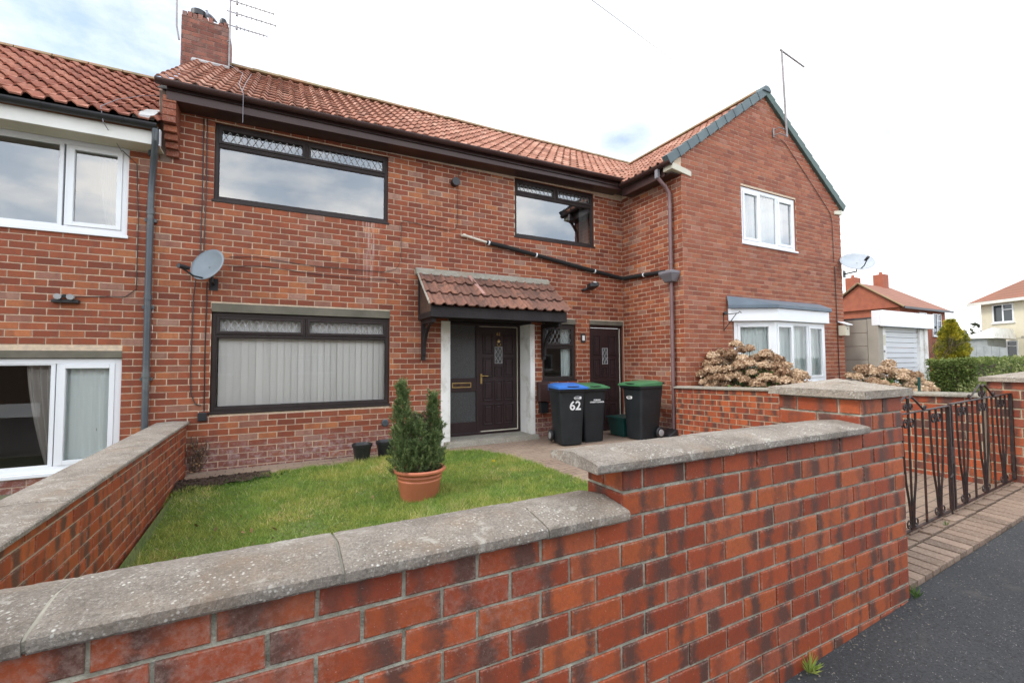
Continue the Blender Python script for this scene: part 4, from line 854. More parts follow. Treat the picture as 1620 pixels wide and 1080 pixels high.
MB().hexa([(6.15, 5.66, 2.80), (6.29, 5.68, 2.80), (6.29, 5.82, 2.80), (6.15, 5.84, 2.80), (6.06, 5.60, 2.93), (6.295, 5.60, 2.93), (6.295, 5.90, 2.93), (6.06, 5.90, 2.93)]).box(6.06, 6.295, 5.60, 5.90, 2.932, 2.99).build('hopper_head', 'hopper', wing, bevel=.01)
ww = window(wing, 7.94, 9.71, 3.68, 4.795, YG+.03, 'white', [(8.01, 8.50, 3.75, 4.725, 'o'), (8.56, 9.07, 3.75, 4.725, 'f'), (9.13, 9.64, 3.75, 4.725, 'o')], .06, .05, 'glass_up', SW, lab='white three light window in the gable')
room(wing, 7.94, 9.71, 3.68, 4.8, YG+.13); drape(wing, ww, 8.0, 9.66, 3.7, 4.78, YG+.25, 'net', 14, .015)
# bay window
A_, B_, C_, D_ = (7.44, 5.53), (8.22, 5.07), (9.93, 5.07), (10.50, 5.53)
def inset(p, q, r, d=.07): return None
def polybox(pts, z0, z1, name, mat, parent, bevel=.006):
    return MB().prism(pts, 2, z0, z1).build(name, mat, parent, bevel=bevel)
polybox([A_, B_, C_, D_], 2.125, 2.36, 'bay_fascia', 'white', wing)
mb = MB(); mb.add([(7.40, 5.49, 2.361), (8.20, 5.03, 2.361), (9.96, 5.03, 2.361), (10.54, 5.49, 2.361), (7.43, 5.535, 2.60), (10.5, 5.535, 2.60), (8.20, 5.03, 2.42), (9.96, 5.03, 2.42), (7.40, 5.49, 2.42), (10.54, 5.49, 2.42)],
   [(0, 1, 6, 8), (1, 2, 7, 6), (2, 3, 9, 7), (8, 6, 4), (6, 7, 5, 4), (7, 9, 5), (0, 3, 2, 1)]); mb.build('bay_roof', 'lead', wing)
ins = [(7.60, 5.53), (8.24, 5.15), (9.90, 5.15), (10.36, 5.53)]
mb = MB().withuv(); mb.cm = 1; mb.prism([(7.62, 5.535), (8.255, 5.165), (9.885, 5.165), (10.34, 5.535)], 2, -.2, .93); mb.cm = 0
bricks(mb, 1, 5.165, -1, 8.255, 9.885, ZB, -.2, .93, .2286, BH, .0105, .006); mb.build('bay_wall', ['brick_wing', 'mortar'], wing)
polybox([(7.52, 5.535), (8.22, 5.115), (9.92, 5.115), (10.44, 5.535)], .932, .975, 'bay_sill', 'white', wing)
def bayface(p, q, sashes, nm):
    p, q = Vector((p[0], p[1], 0)), Vector((q[0], q[1], 0)); d = q-p; ln = d.length; a = math.atan2(d.y, d.x)
    m4 = Matrix.Translation(p) @ Matrix.Rotation(a, 4, 'Z')
    wn_ = window(wing, .002, ln-.002, .977, 2.123, 0, 'white', [(s0*ln, s1*ln, 1.04, 2.06, k_) for s0, s1, k_ in sashes], .055, .045, 'glass', None, m4=m4, lab=nm)
    def fn(u, v):
        x = .05+(ln-.1)*u; P = m4 @ Vector((x, .14+.012*math.sin(u*ln*60)+.006*math.sin(u*ln*143), .98+1.12*v)); return tuple(P)
    MB().sheet(fn, int(60*ln), 6).build('curtain', 'net', wn_, smooth=True)
bayface(ins[0], ins[1], [(.09, .91, 'o')], 'canted left light of the bay window')
bayface(ins[1], ins[2], [(.045, .33, 'o'), (.36, .63, 'f'), (.66, .955, 'o')], 'front lights of the bay window')
bayface(ins[2], ins[3], [(.12, .88, 'f')], 'canted right light of the bay window')
room(wing, 7.6, 10.3, 1.0, 2.36, YG+.12, 2.2)
# ================================================================== GARDEN WALLS
def coping_stone(parent, ax, u0, u1, v0, v1, z0, te=.042, tc=.062, mat='coping', j=.0009, zslope=0., name='coping_stone'):
    mb = MB(); n = max(4, int((u1-u0)/.012)); vm = (v0+v1)/2; prof = [(v0+.004, z0), (v0, z0+.006), (v0, z0+te*.5), (v0+.001, z0+te-.006), (v0+.008, z0+te), (v0+(vm-v0)*.35, z0+te+(tc-te)*.36), (v0+(vm-v0)*.8, z0+te+(tc-te)*.82), (vm, z0+tc), (vm+(v1-vm)*.5, z0+te+(tc-te)*.55), (v1-.008, z0+te), (v1, z0+te-.006), (v1, z0+.004)]
    m_ = len(prof); tl = random.uniform(-.003, .003)
    for i in range(n+1):
        u = u0+(u1-u0)*i/n
        e = .0015 if i in (0, n) else 0
        for (v, z) in prof:
            jj = lambda: random.uniform(-j, j)
            vv, zz = v+jj()+(e if v < vm else -e)*.5, z+jj()-(e if z > z0+te*.6 else 0)+tl*(i/n)+zslope*(u-u0)
            mb.v.append((u+jj(), vv, zz) if ax == 0 else (vv, u+jj(), zz))
    for i in range(n):
        for k in range(m_): mb.f.append((i*m_+k, (i+1)*m_+k, (i+1)*m_+(k+1) % m_, i*m_+(k+1) % m_)); mb.mi.append(0)
    mb.f += [tuple(range(m_)), tuple(range(n*m_+m_-1, n*m_-1, -1))]; mb.mi += [0, 0]
    return mb.build(name, mat, parent)
fw = thing('front_garden_wall', 'red brick front garden wall in two steps with grey coping, nearest the camera', 'wall', (0, YWL, 0))
ZF = 1.094-20*BH2; yb = YWL+.007
kw = dict(bw=.225, bh=BH2, mort=.0115, prot=.007, jit=.0022, bev=.0035)
mb = MB().withuv()
bricks(mb, 1, yb, -1, -4.4, 3.247, ZF, -.55, .8262, uph=-.353, **kw); bricks(mb, 1, yb, -1, 1.1275, 3.247, ZF, .8262, 1.005, uph=-.353, **kw)
bricks(mb, 1, 1.4955, 1, -4.4, 2.7965, ZF, -.55, .826, uph=-.353, **kw); bricks(mb, 1, 1.4955, 1, 1.13, 2.7965, ZF, .8262, 1.005, uph=-.353, **kw)
bricks(mb, 0, 1.131, -1, yb+.0005, 1.495, ZF, .8262, 1.005, uph=YWL-.1125, **kw)
mb.cm = 1; mb.box(-4.4, 2.7965, yb, 1.4955, -.7, .824); mb.box(1.131, 2.7965, yb, 1.4955, .8245, 1.003); mb.cm = 0
mb.build('brickwork', ['brick_garden', 'mortar_grey'], fw)
mb = MB().withuv()
bricks(mb, 1, yb, -1, 2.797, 3.247, ZF, 1.005, 1.184, uph=-.353, **kw)
bricks(mb, 0, 2.801, -1, yb+.0005, 1.7345, ZF, -.25, 1.184, uph=YWL+.1125, **kw); bricks(mb, 0, 3.243, 1, yb+.0005, 1.7345, ZF, -.25, 1.184, uph=YWL+.1125, **kw)
bricks(mb, 1, 1.731, 1, 2.797, 3.247, ZF, -.25, 1.184, uph=-.353, **kw)
mb.cm = 1; mb.box(2.801, 3.243, yb, 1.731, -.4, 1.183); mb.cm = 0
pier = mb.build('pier', ['brick_garden', 'mortar_grey'], fw)
def piercap(parent, x0, x1, y0, y1, z0, t_, h_):
    mb = MB(); n = 16; cx, cy = (x0+x1)/2, (y0+y1)/2
    def H(u, v): return z0+t_+h_*(1-max(abs(2*u-1), abs(2*v-1)))
    mb.sheet(lambda u, v: (x0+(x1-x0)*u+random.uniform(-.0012, .0012), y0+(y1-y0)*v+random.uniform(-.0012, .0012), H(u, v)+random.uniform(-.0012, .0012)), n, n)
    def edge(p, q):
        mb.sheet(lambda u, v: (p[0]+(q[0]-p[0])*u+random.uniform(-.0015, .0015), p[1]+(q[1]-p[1])*u+random.uniform(-.0015, .0015), z0+t_*v+(.0005 if v == 1 else 0)), 24, 3)
    edge((x0, y0), (x1, y0)); edge((x1, y0), (x1, y1)); edge((x1, y1), (x0, y1)); edge((x0, y1), (x0, y0)); mb.quad((x0, y0, z0), (x0, y1, z0), (x1, y1, z0), (x1, y0, z0))
    return mb.build('pier_cap', 'cap', parent)
piercap(pier, 2.755, 3.290, 1.245, 1.776, 1.187, .042, .055)
J = [-4.4, -3.75, -3.1, -2.45, -1.78, -1.10, -.437, .155, .775, 1.122]
for a, b in zip(J, J[1:]): coping_stone(fw, 0, a+.004, b-.004, 1.240, 1.540, .828, .036, .058)
for a, b in ((.972, 1.700), (1.700, 2.312), (2.312, 2.790)): coping_stone(fw, 0, a+.0035, b-.0035, 1.240, 1.545, 1.007, .036, .056)
mb = MB()
for x in J[1:-1]: coping_stone(fw, 0, x-.006, x+.006, 1.244, 1.536, .829, .032, .053, 'mortar_joint', name='coping_mortar')
for x in (1.70, 2.312): coping_stone(fw, 0, x-.006, x+.006, 1.244, 1.541, 1.008, .032, .051, 'mortar_joint', name='coping_mortar')
# left garden wall
lw = thing('garden_wall', 'low brick wall with flat mossy coping between the lawn and the left neighbour', 'wall', (-1.19, 4.3, 0))
mb = MB().withuv()
bricks(mb, 0, -1.054, 1, 1.55, 7.09, ZF, -.45, .615, uph=.03, **kw); bricks(mb, 0, -1.30, -1, 1.55, 7.09, ZF, -.45, .615, uph=.03, **kw)
mb.cm = 1; mb.box(-1.30, -1.054, 1.55, 7.095, -.6, .613); mb.cm = 0
mb.build('brickwork', ['brick_garden', 'mortar_tan'], lw)
yy = 1.55
while yy < 7.0:
    y2 = min(yy+.9, 7.085); coping_stone(lw, 1, yy+.002, y2-.002, -1.365, -1.015, .617, .03, .042, 'coping'); yy += .9
# side wall (between the drive and the bay garden) with the right gate pier
sw = thing('garden_wall', 'brick garden wall beside the drive running from the wing to the right gate pier', 'wall', (6.3, 4, 0))
mb = MB().withuv()
bricks(mb, 0, 6.206, -1, 1.80, 5.69, ZF, -.2, .90, uph=.02, **kw); bricks(mb, 0, 6.42, 1, 1.80, 5.52, ZF, -.2, .90, uph=.02, **kw); bricks(mb, 1, 5.685, 1, 6.2, 6.29, ZF, -.2, .90, uph=.02, **kw)
mb.cm = 1; mb.box(6.206, 6.42, 1.80, 5.685, -.4, .898); mb.cm = 0
def shear(o, k=.028, y0=5.7):
    for v in o.data.vertices: v.co.z += k*(y0-(v.co.y+WL[o.name].y))
shear(mb.build('brickwork', ['brick_garden', 'mortar_tan'], sw))
yy = 1.80
while yy < 5.69:
    y2 = min(yy+.78, 5.72); shear(coping_stone(sw, 1, yy+.002, y2-.002, 6.165, 6.46, .902, .03, .045, 'concrete', name='coping_stone')); yy += .78
mb = MB().withuv()
bricks(mb, 0, 6.304, -1, 1.345, 1.795, ZF, -.15, 1.17, uph=1.23, **kw); bricks(mb, 1, 1.349, -1, 6.3045, 6.75, ZF, -.15, 1.17, uph=6.30, **kw); bricks(mb, 1, 1.791, 1, 6.304, 6.75, ZF, -.15, 1.17, uph=6.30, **kw)
mb.cm = 1; mb.box(6.304, 6.75, 1.349, 1.791, -.3, 1.168); mb.cm = 0
rp = mb.build('pier', ['brick_garden', 'mortar_tan'], sw); piercap(rp, 6.255, 6.80, 1.30, 1.84, 1.172, .042, .06)
# wall continuing right of the pier
rw = thing('garden_wall', 'neighbour brick front wall continuing right of the right gate pier', 'wall', (9, 1.4, 0))
mb = MB().withuv(); bricks(mb, 1, 1.45, -1, 6.752, 13, ZF, -.1, .99, uph=6.30, **kw); mb.cm = 1; mb.box(6.755, 13, 1.45, 1.66, -.3, .988); mb.cm = 0
mb.build('brickwork', ['brick_garden', 'mortar_tan'], rw)
for a in range(8): coping_stone(rw, 0, 6.80+a*.77, 6.80+a*.77+.765, 1.41, 1.70, .992, .035, .055)
mb = MB()
for i in range(230):
    if i < 150: x = random.uniform(3.3, 6.5); y = 1.325-abs(random.gauss(0, .12))
    else: x = random.uniform(1.9, 3.3); y = 1.275-abs(random.gauss(0, .07))
    r = random.uniform(.002, .006); z = gz(x, 1.2)-.004; mb.lathe([(0, 0), (r, r*.3), (r*.7, r), (0, r*1.2)], (x, y, z), 5, random.uniform(.6, 1.4), 1)
tag(mb.build('grit', pbr('grit', (.19, .165, .135), (.09, .085, .08), .9, 90)), 'loose grit along the kerb and foot of the front wall', kind='stuff')
# ================================================================== GATES
def gate(xa, xb, units, name_label, top):
    g = thing('gate', name_label, 'gate', ((xa+xb)/2, 1.63, .1), 'black iron driveway gates'); zt = lambda x: top+.028*(x-5); zb = lambda x: .105+.055*(x-4.2)+.03
    Y = 1.63
    mb = MB()
    mb.hexa([(xa, Y-.012, zt(xa)-.008), (xb, Y-.012, zt(xb)-.008), (xb, Y+.012, zt(xb)-.008), (xa, Y+.012, zt(xa)-.008), (xa, Y-.012, zt(xa)), (xb, Y-.012, zt(xb)), (xb, Y+.012, zt(xb)), (xa, Y+.012, zt(xa))])
    mb.hexa([(xa, Y-.010, zb(xa)-.008), (xb, Y-.010, zb(xb)-.008), (xb, Y+.010, zb(xb)-.008), (xa, Y+.010, zb(xa)-.008), (xa, Y-.010, zb(xa)), (xb, Y-.010, zb(xb)), (xb, Y+.010, zb(xb)), (xa, Y+.010, zb(xa))])
    mb.box(xa, xa+.022, Y-.014, Y+.014, zb(xa)+.001, zt(xa)-.009); mb.box(xb-.022, xb, Y-.014, Y+.014, zb(xb)+.001, zt(xb)-.009)
    mb.build('frame', 'iron', g)
    n = len(units)
    def scroll(cx, cz, r, s, turns=1.35, up=1):
        return [(cx+s*(r*(1-.62*t))*math.cos(t*turns*2*math.pi)-s*r*0, Y, cz+up*(r*(1-.62*t))*math.sin(t*turns*2*math.pi)) for t in [i/22 for i in range(23)]]
    for i, c in enumerate(units):
        T, B_ = zt(c)-.009, zb(c); h = .108
        mb = MB()
        mb.tube([(c, Y, T), (c, Y, B_)], .0082, 6)
        for s in (-1, 1):
            mb.tube([(c+s*h, Y, T), (c+s*h*.98, Y, T-.2), (c+s*h*.72, Y, T-.5), (c+s*h*.38, Y, B_+.2), (c+s*.020, Y, B_+.03), (c+s*.020, Y, B_)], .0082, 6)
        mb.build('bar_cluster', 'iron', g)
        for s in (-1, 1):
            mb = MB()
            mb.tube(scroll(c+s*.046, T-.075, .040, -s), .0065, 5)
            mb.build('scroll', 'iron', g); MB().tube(scroll(c+s*.055, B_+.045, .036, -s, up=-1), .0055, 5).build('scroll', 'iron', g)
    xs_ = [(a+b)/2 for a, b in zip(units, units[1:])]
    for x in xs_: MB().tube([(x, Y, zt(x)-.009), (x, Y, zb(x))], .0082, 6).build('bar', 'iron', g)
    c = (4.21 if xa < 4 else 5.60); T = zt(c); mb = MB()
    for s in (-1, 1):
        mb.tube([(c+s*.26, Y, T+.004), (c+s*.12, Y, T+.085), (c+s*.05, Y, T+.118), (c+s*.012, Y, T+.105), (c+s*.006, Y, T+.05), (c+s*.004, Y, T)], .008, 6)
        mb.tube(scroll(c+s*.045, T+.038, .028, -s), .006, 5)
        mb.tube(scroll(c+s*.275, T+.022, .020, s), .006, 5)
    mb.build('crest', 'iron', g)
    return g
g1 = gate(3.30, 4.905, [3.75, 4.21, 4.67], 'left leaf of the black iron gates, half hidden behind the brick pier', 1.018)
MB().box(4.83, 4.90, 1.60, 1.608, .55, .68).tube([(4.80, 1.60, .16), (4.80, 1.60, .45), (4.84, 1.60, .47)], .006, 6).build('drop_bolt', 'iron', g1)
g2 = gate(4.925, 6.285, [5.16, 5.60, 6.03], 'right leaf of the black iron gates, hung on the far brick pier', 1.030)
for z in (.35, .88): MB().tube([(6.27, 1.63, z-.03), (6.27, 1.63, z+.03)], .016, 8).box(6.27, 6.303, 1.615, 1.645, z-.006, z+.006).build('hinge', 'iron', g2)
for z in (.30, .48, .75, .93): MB().tube([(3.246, 1.36, z), (3.262, 1.352, z)], .008, 6).build('wall_fixing', 'iron', pier)
# ================================================================== BINS
def make_bin(lid, label, group='wheelie bins by the house'):
    b = thing('wheelie_bin', label, 'bin', (0, 0, 0), group)
    w0, d0, w1, d1, h = .36, .42, .455, .53, .885; n = 6
    def section(t):
        ww, dd = w0+(w1-w0)*t, d0+(d1-d0)*t; cx, cy = w0/2, .0; r = .045; y0 = -(d1-d0)*t*.30; pts = []
        for (qx, qy, a0) in ((cx-ww/2+r, y0+r, 180), (cx+ww/2-r, y0+r, 270), (cx+ww/2-r, y0+dd-r, 0), (cx-ww/2+r, y0+dd-r, 90)):
            for k in range(5): a = R_(a0+k*22.5); pts.append((qx+r*math.cos(a), qy+r*math.sin(a)))
        return pts
    mb = MB(); lv = [(0, .02), (0, .0), (.02, .0)]; zsx = [.0, .02, .1, .3, .5, .7, .86, .885]; P = []
    for z in zsx:
        s_ = section(z/h); k = .985 if z == 0 else 1; P.append([(w0/2+(x-w0/2)*k, y, z) for x, y in s_])
    m_ = 20; vs = [q for s_ in P for q in s_]; fs = [(i*m_+k, i*m_+(k+1) % m_, (i+1)*m_+(k+1) % m_, (i+1)*m_+k) for i in range(len(P)-1) for k in range(m_)]+[tuple(range(m_-1, -1, -1)), tuple(range((len(P)-1)*m_, len(P)*m_))]
    mb.add(vs, fs); mb.build('body', 'bin', b, local=True, smooth=True)
    x0, x1, y0, y1 = w0/2-w1/2-.022, w0/2+w1/2+.022, -.075, .44
    MB().box(x0, x1, y0, y1, .86, .915).build('rim', 'bin', b, local=True, bevel=.012)
    mb = MB(); nx, ny = 14, 14
    def top(u, v):
        e = min(u, 1-u, v, 1-v); z = .918+.012+(.030*min(1, e/.14)) - .018*math.exp(-((u-.5)/.2)**2-((v-.12)/.12)**2)+.035*v
        return (x0-.008+(x1-x0+.016)*u, y0-.03+(y1-y0+.03)*v, z)
    mb.sheet(top, nx, ny); mb.sheet(lambda u, v: (x0-.008+(x1-x0+.016)*u, y0-.03, .905+.025*v), nx, 1); mb.sheet(lambda u, v: (x0-.008, y0-.03+(y1-y0+.03)*u, .905+(.025+.035*u)*v), nx, 1); mb.sheet(lambda u, v: (x1+.008, y0-.03+(y1-y0+.03)*u, .905+(.025+.035*u)*v), nx, 1)
    mb.sheet(lambda u, v: (x0-.008+(x1-x0+.016)*u, y1, .86+.105*v), nx, 1)
    ld = mb.build('lid', lid, b, local=True, smooth=True)
    MB().box(w0/2-.10, w0/2+.10, y0-.01, y0+.035, .938, .95).build('lid_grip', 'black', ld, local=True, bevel=.005)
    MB().tube([(x0+.03, y1+.02, .93), (x0+.03, y1+.07, .945), (x1-.03, y1+.07, .945), (x1-.03, y1+.02, .93)], .014, 8).build('handle', 'bin', b, local=True, smooth=True)
    for x in (-.045, w0+.045):
        s_ = 1 if x > 0 else -1; m4 = Matrix.Translation((x, .40, .10)) @ Matrix.Rotation(R_(90), 4, 'Y')
        wv_ = MB().lathe([(.0, -.02), (.09, -.022), (.10, -.012), (.10, .012), (.09, .022), (0, .02)], (0, 0, 0), 24).xf(m4).build('wheel', 'black', b, local=True, smooth=True)
        MB().lathe([(.0, -.027), (.055, -.026), (.06, -.02), (.06, .02), (.055, .026), (0, .027)], (0, 0, 0), 20).xf(m4).build('hub', 'wheel_hub', wv_, local=True, smooth=True)
    MB().tube([(-.05, .40, .10), (w0+.05, .40, .10)], .012, 8).build('axle', 'black', b, local=True)
    return b
def onbin(z, x): return Matrix.Translation((x, -.033*z/.885-.004, z)) @ FACE @ Matrix.Rotation(R_(2.1), 4, 'X')
def logo(b, x, z, s=1):
    m4 = onbin(z, x); mb = MB(); P = [m4 @ Vector((.062*s*math.cos(a), .028*s*math.sin(a), .001)) for a in [i*math.pi/14 for i in range(4, 27)]]
    mb.tube(P, .0035*s, 4); n = len(mb.v); mb.add([tuple(m4 @ Vector((.052*s+.020*s*math.cos(a), .024*s*math.sin(a)+.004, .002))) for a in [i*math.pi/8 for i in range(16)]], [tuple(range(16))])
    mb.build('logo', 'sticker', b, local=True); text('Durham', .034*s, 'sticker', b, m4 @ Matrix.Translation((-.012*s, -.010*s, .0015)), .0008, .0006, 'logo_lettering', True)
bin1 = make_bin('bin_blue', 'dark wheelie bin with a blue lid and a white 62 on its front')
text('62', .20, 'sticker', bin1, onbin(.565, .23), .0038, .0015, 'house_number', True); logo(bin1, .27, .755, .95)
bin2 = make_bin('bin_green', 'green lidded wheelie bin standing directly right of the blue lidded bin'); bin2.location = (4.60, 6.19, .02); bin2.rotation_euler.z = R_(-9)
text('DURHAM', .030, 'sticker', bin2, onbin(.70, .225), .002, .001, 'lettering', True); text('COUNTY COUNCIL', .030, 'sticker', bin2, onbin(.665, .225), .002, .001, 'lettering', True)
bin1.location = (4.08, 6.11, .035); bin1.rotation_euler.z = R_(-13)
bin3 = make_bin('bin_green', 'green lidded wheelie bin standing apart, turned sideways against the wing wall'); bin3.location = (5.405, 6.075, .06); bin3.rotation_euler.z = R_(-88); logo(bin3, .12, .70)
bx = thing('recycling_box', 'small dark green recycling box behind the sideways wheelie bin', 'box', (5.7, 6.4, .03))
MB().hexa([(5.50, 6.24, .03), (5.92, 6.24, .03), (5.92, 6.60, .03), (5.50, 6.60, .03), (5.45, 6.20, .34), (5.97, 6.20, .34), (5.97, 6.64, .34), (5.45, 6.64, .34)]).build('body', 'box_green', bx, bevel=.01)
MB().box(5.43, 5.99, 6.18, 6.66, .341, .375).build('lid', 'box_green', bx, bevel=.01)
dc = MB().hexa([(5.93, 5.62, .06), (6.19, 5.62, .06), (6.19, 5.90, .06), (5.93, 5.90, .06), (5.99, 5.66, .11), (6.19, 5.64, .19), (6.19, 5.88, .19), (5.99, 5.86, .11)]).build('drain_cover', 'black', bevel=.01, loc=(6.1, 5.75, .06)); tag(dc, 'black plastic drain cover at the foot of the mauve downpipe', 'drain cover')
# ================================================================== POTS AND PLANTS
tp = thing('plant_pot', 'large terracotta coloured pot on the lawn', 'plant pot', (1.38, 4.86, gz(1.38, 4.86)))
pz = gz(1.38, 4.86)+.0; MB().lathe([(0, 0), (.190, 0), (.196, .01), (.232, .215), (.236, .222), (.236, .232), (.232, .237), (.240, .262), (.246, .268), (.246, .280), (.243, .284), (.246, .302), (.270, .306), (.283, .318), (.283, .336), (.272, .346), (.255, .346), (.245, .335), (.240, .29), (0, .285)], (1.38, 4.86, pz), 56).build('pot', 'terracotta', tp, smooth=True)
MB().lathe([(0, .300), (.12, .303), (.242, .295)], (1.38, 4.86, pz), 24).build('soil', 'soil', tp)
cs = thing('conifer_shrub', 'twin-pointed green conifer shrub growing in the terracotta coloured pot', 'shrub', (1.38, 4.86, pz+.29))
def spray(cx, cy, z0, zt, r, n, top=.0, tx=0, ty=0):
    t = RNG.random(n)**.85; prof = np.interp(t, [0, .12, .45, .75, 1], [.7, 1, .82, .42, .02])*r
    a = RNG.uniform(0, 2*np.pi, n); rr = prof*np.sqrt(RNG.uniform(.15, 1, n))*(1+.18*np.sin(a*3+t*9)+.14*np.sin(a*5-t*15))
    return np.stack([cx+tx*t+rr*np.cos(a), cy+ty*t+rr*np.sin(a), z0+(zt-z0)*t], 1), np.stack([np.cos(a)*.55, np.sin(a)*.55, np.full(n, 1.)], 1)
Cc, Nn = [], []
for args in ((1.26, 4.84, pz+.28, 1.13, .105, 500, 0, -.085), (1.50, 4.88, pz+.28, 1.0, .092, 400, 0, .04), (1.20, 4.76, pz+.30, .50, .095, 150, 0, -.04), (1.47, 4.75, pz+.30, .58, .09, 150, 0, .03), (1.35, 4.74, pz+.30, .72, .085, 150), (1.56, 4.86, pz+.28, .72, .065, 90, 0, .03), (1.14, 4.86, pz+.28, .84, .06, 90, 0, -.02), (1.38, 4.97, pz+.28, .78, .11, 140)):
    c_, n_ = spray(*args); Cc.append(c_); Nn.append(n_)
Cc = np.concatenate(Cc); Nn = np.concatenate(Nn); ns = len(Cc); K_ = 34
Nn = Nn*[1, 1, 1]+RNG.normal(0, .28, Nn.shape); Nn /= np.linalg.norm(Nn, axis=1)[:, None]
ln = RNG.uniform(.04, .11, ns)*np.where(RNG.random(ns) < .08, 1.5, 1); tt = RNG.random((ns, K_)); P_ = Cc[:, None, :]+Nn[:, None, :]*(ln[:, None]*tt)[:, :, None]+RNG.normal(0, .009, (ns, K_, 3))*(1.1-tt)[:, :, None]
D_ = np.repeat(Nn[:, None, :], K_, 1)*1.4+RNG.normal(0, .42, (ns, K_, 3)); lum = np.clip(RNG.normal(.42, .2, ns), 0, 1)
v_ = np.clip(lum[:, None]*.75+.35*tt*RNG.random((ns, K_))+.05, 0, 1).reshape(-1)
npmesh('foliage', leaves(P_.reshape(-1, 3), .026, D_.reshape(-1, 3), .1, .26), 4, 'conifer', cs, rc=np.stack([v_]*3, 1))
mb = MB()
for (x, y, tx, h_) in ((1.30, 4.84, -.06, 1.0), (1.44, 4.88, .04, .9), (1.36, 4.8, 0, .6)): mb.tube([(x, y, pz+.28), (x+tx*.5, y, pz+.28+h_*.4), (x+tx, y, pz+h_*.9)], [.014, .010, .004], 6)
for i in range(60):
    a = random.uniform(0, 6.28); z = random.uniform(.30, .9); x = 1.37+random.uniform(-.08, .08); mb.tube([(x, 4.86, pz+z), (x+.11*math.cos(a), 4.86+.11*math.sin(a), pz+z+.10)], [.004, .002], 4)
mb.build('stem', 'twig', cs)
for i, (x, y) in enumerate(((1.06, 6.66), (1.40, 6.72))):
    z = gz(x, y); b = thing('plant_pot', ['empty black plastic pot on the brick edging, left of the pair by the wall', 'empty black plastic pot partly hidden behind the conifer shrub'][i], 'plant pot', (x, y, z), 'black plastic pots')
    MB().lathe([(0, 0), (.095, 0), (.10, .01), (.125, .215), (.138, .218), (.140, .255), (.130, .258), (.124, .25), (.115, .15), (0, .15)], (x, y, z), 32).build('pot', 'black', b, smooth=True)
    MB().lathe([(0, .20), (.07, .205), (.118, .195)], (x, y, z), 16).build('soil', 'soil', b)
df_ = thing('dandelion', 'yellow dandelion flower in the lawn near the path', 'flower', (2.62, 5.6, gz(2.62, 5.6)))
npmesh('petals', leaves(np.tile([[2.62, 5.6, gz(2.62, 5.6)+.06]], (60, 1)), .022, None, 1, .3), 4, 'yellow', df_); MB().tube([(2.62, 5.6, gz(2.62, 5.6)), (2.62, 5.6, gz(2.62, 5.6)+.06)], .002, 5).build('stem', 'leaf_green', df_)
def tuft(x, y, n, h_, label, z=None, mat='grass'):
    z = gz(x, y)-.004 if z is None else z; C_ = np.tile(np.array([[x, y, z]]), (n, 1))+RNG.normal(0, .012, (n, 3))*[1, .5, 0]; d = RNG.normal(0, .6, (n, 3)); d[:, 2] = np.abs(d[:, 2])*.5+.7
    o = npmesh('grass_tuft', leaves(C_, h_, d*3, .15, .07), 4, mat, loc=(x, y, z), rc=np.clip(RNG.random((n, 3))*.9, 0, 1)); tag(o, label, 'weed', 'weeds along the foot of the front wall')
tuft(2.20, 1.255, 60, .075, 'grass tuft on the asphalt at the foot of the front wall'); tuft(3.30, 1.28, 45, .07, 'leafy weed at the corner between the pier and the paved kerb', mat='leaf_green'); tuft(4.55, 1.56, 26, .04, 'tiny weed in the joint of the paved apron by the gate', gz(4.55, 1.2)+.035, 'leaf_green')
# weeds in the corner by the left wall, leafy weeds along the soil bed
C_ = np.stack([RNG.uniform(-.98, .1, 260), RNG.normal(0, .05, 260), np.zeros(260)], 1); C_[:, 1] += 6.12+.20*(C_[:, 0]+1.04); C_[:, 2] = [gz(a, b_)+.015 for a, b_ in C_[:, :2]]
o = npmesh('weeds', leaves(C_, .06, np.tile([[0, 0, .8]], (260, 1)), .8, .3), 4, 'leaf_green'); tag(o, 'broad-leaved weeds along the edge of the dark soil bed', kind='stuff')
cr_ = thing('climbing_plant', 'withered climber on the wall corner behind the left garden wall end', 'plant', (-.95, 7.05, 0)); mb = MB()
for i in range(16):
    x = -1.0+random.uniform(0, .12); P = [(x, 7.06, 0)]
    for k in range(6): P.append((P[-1][0]+random.uniform(-.03, .045), 7.06+random.uniform(-.03, .02), P[-1][2]+random.uniform(.03, .10)))
    mb.tube(P, [.005]*6+[.002], 4)
mb.build('stem', 'twig', cr_); C_ = np.stack([RNG.uniform(-1.02, -.84, 90), RNG.uniform(7.0, 7.08, 90), RNG.uniform(.0, .42, 90)], 1); npmesh('foliage', leaves(C_, .030), 4, 'dead_leaf', cr_)
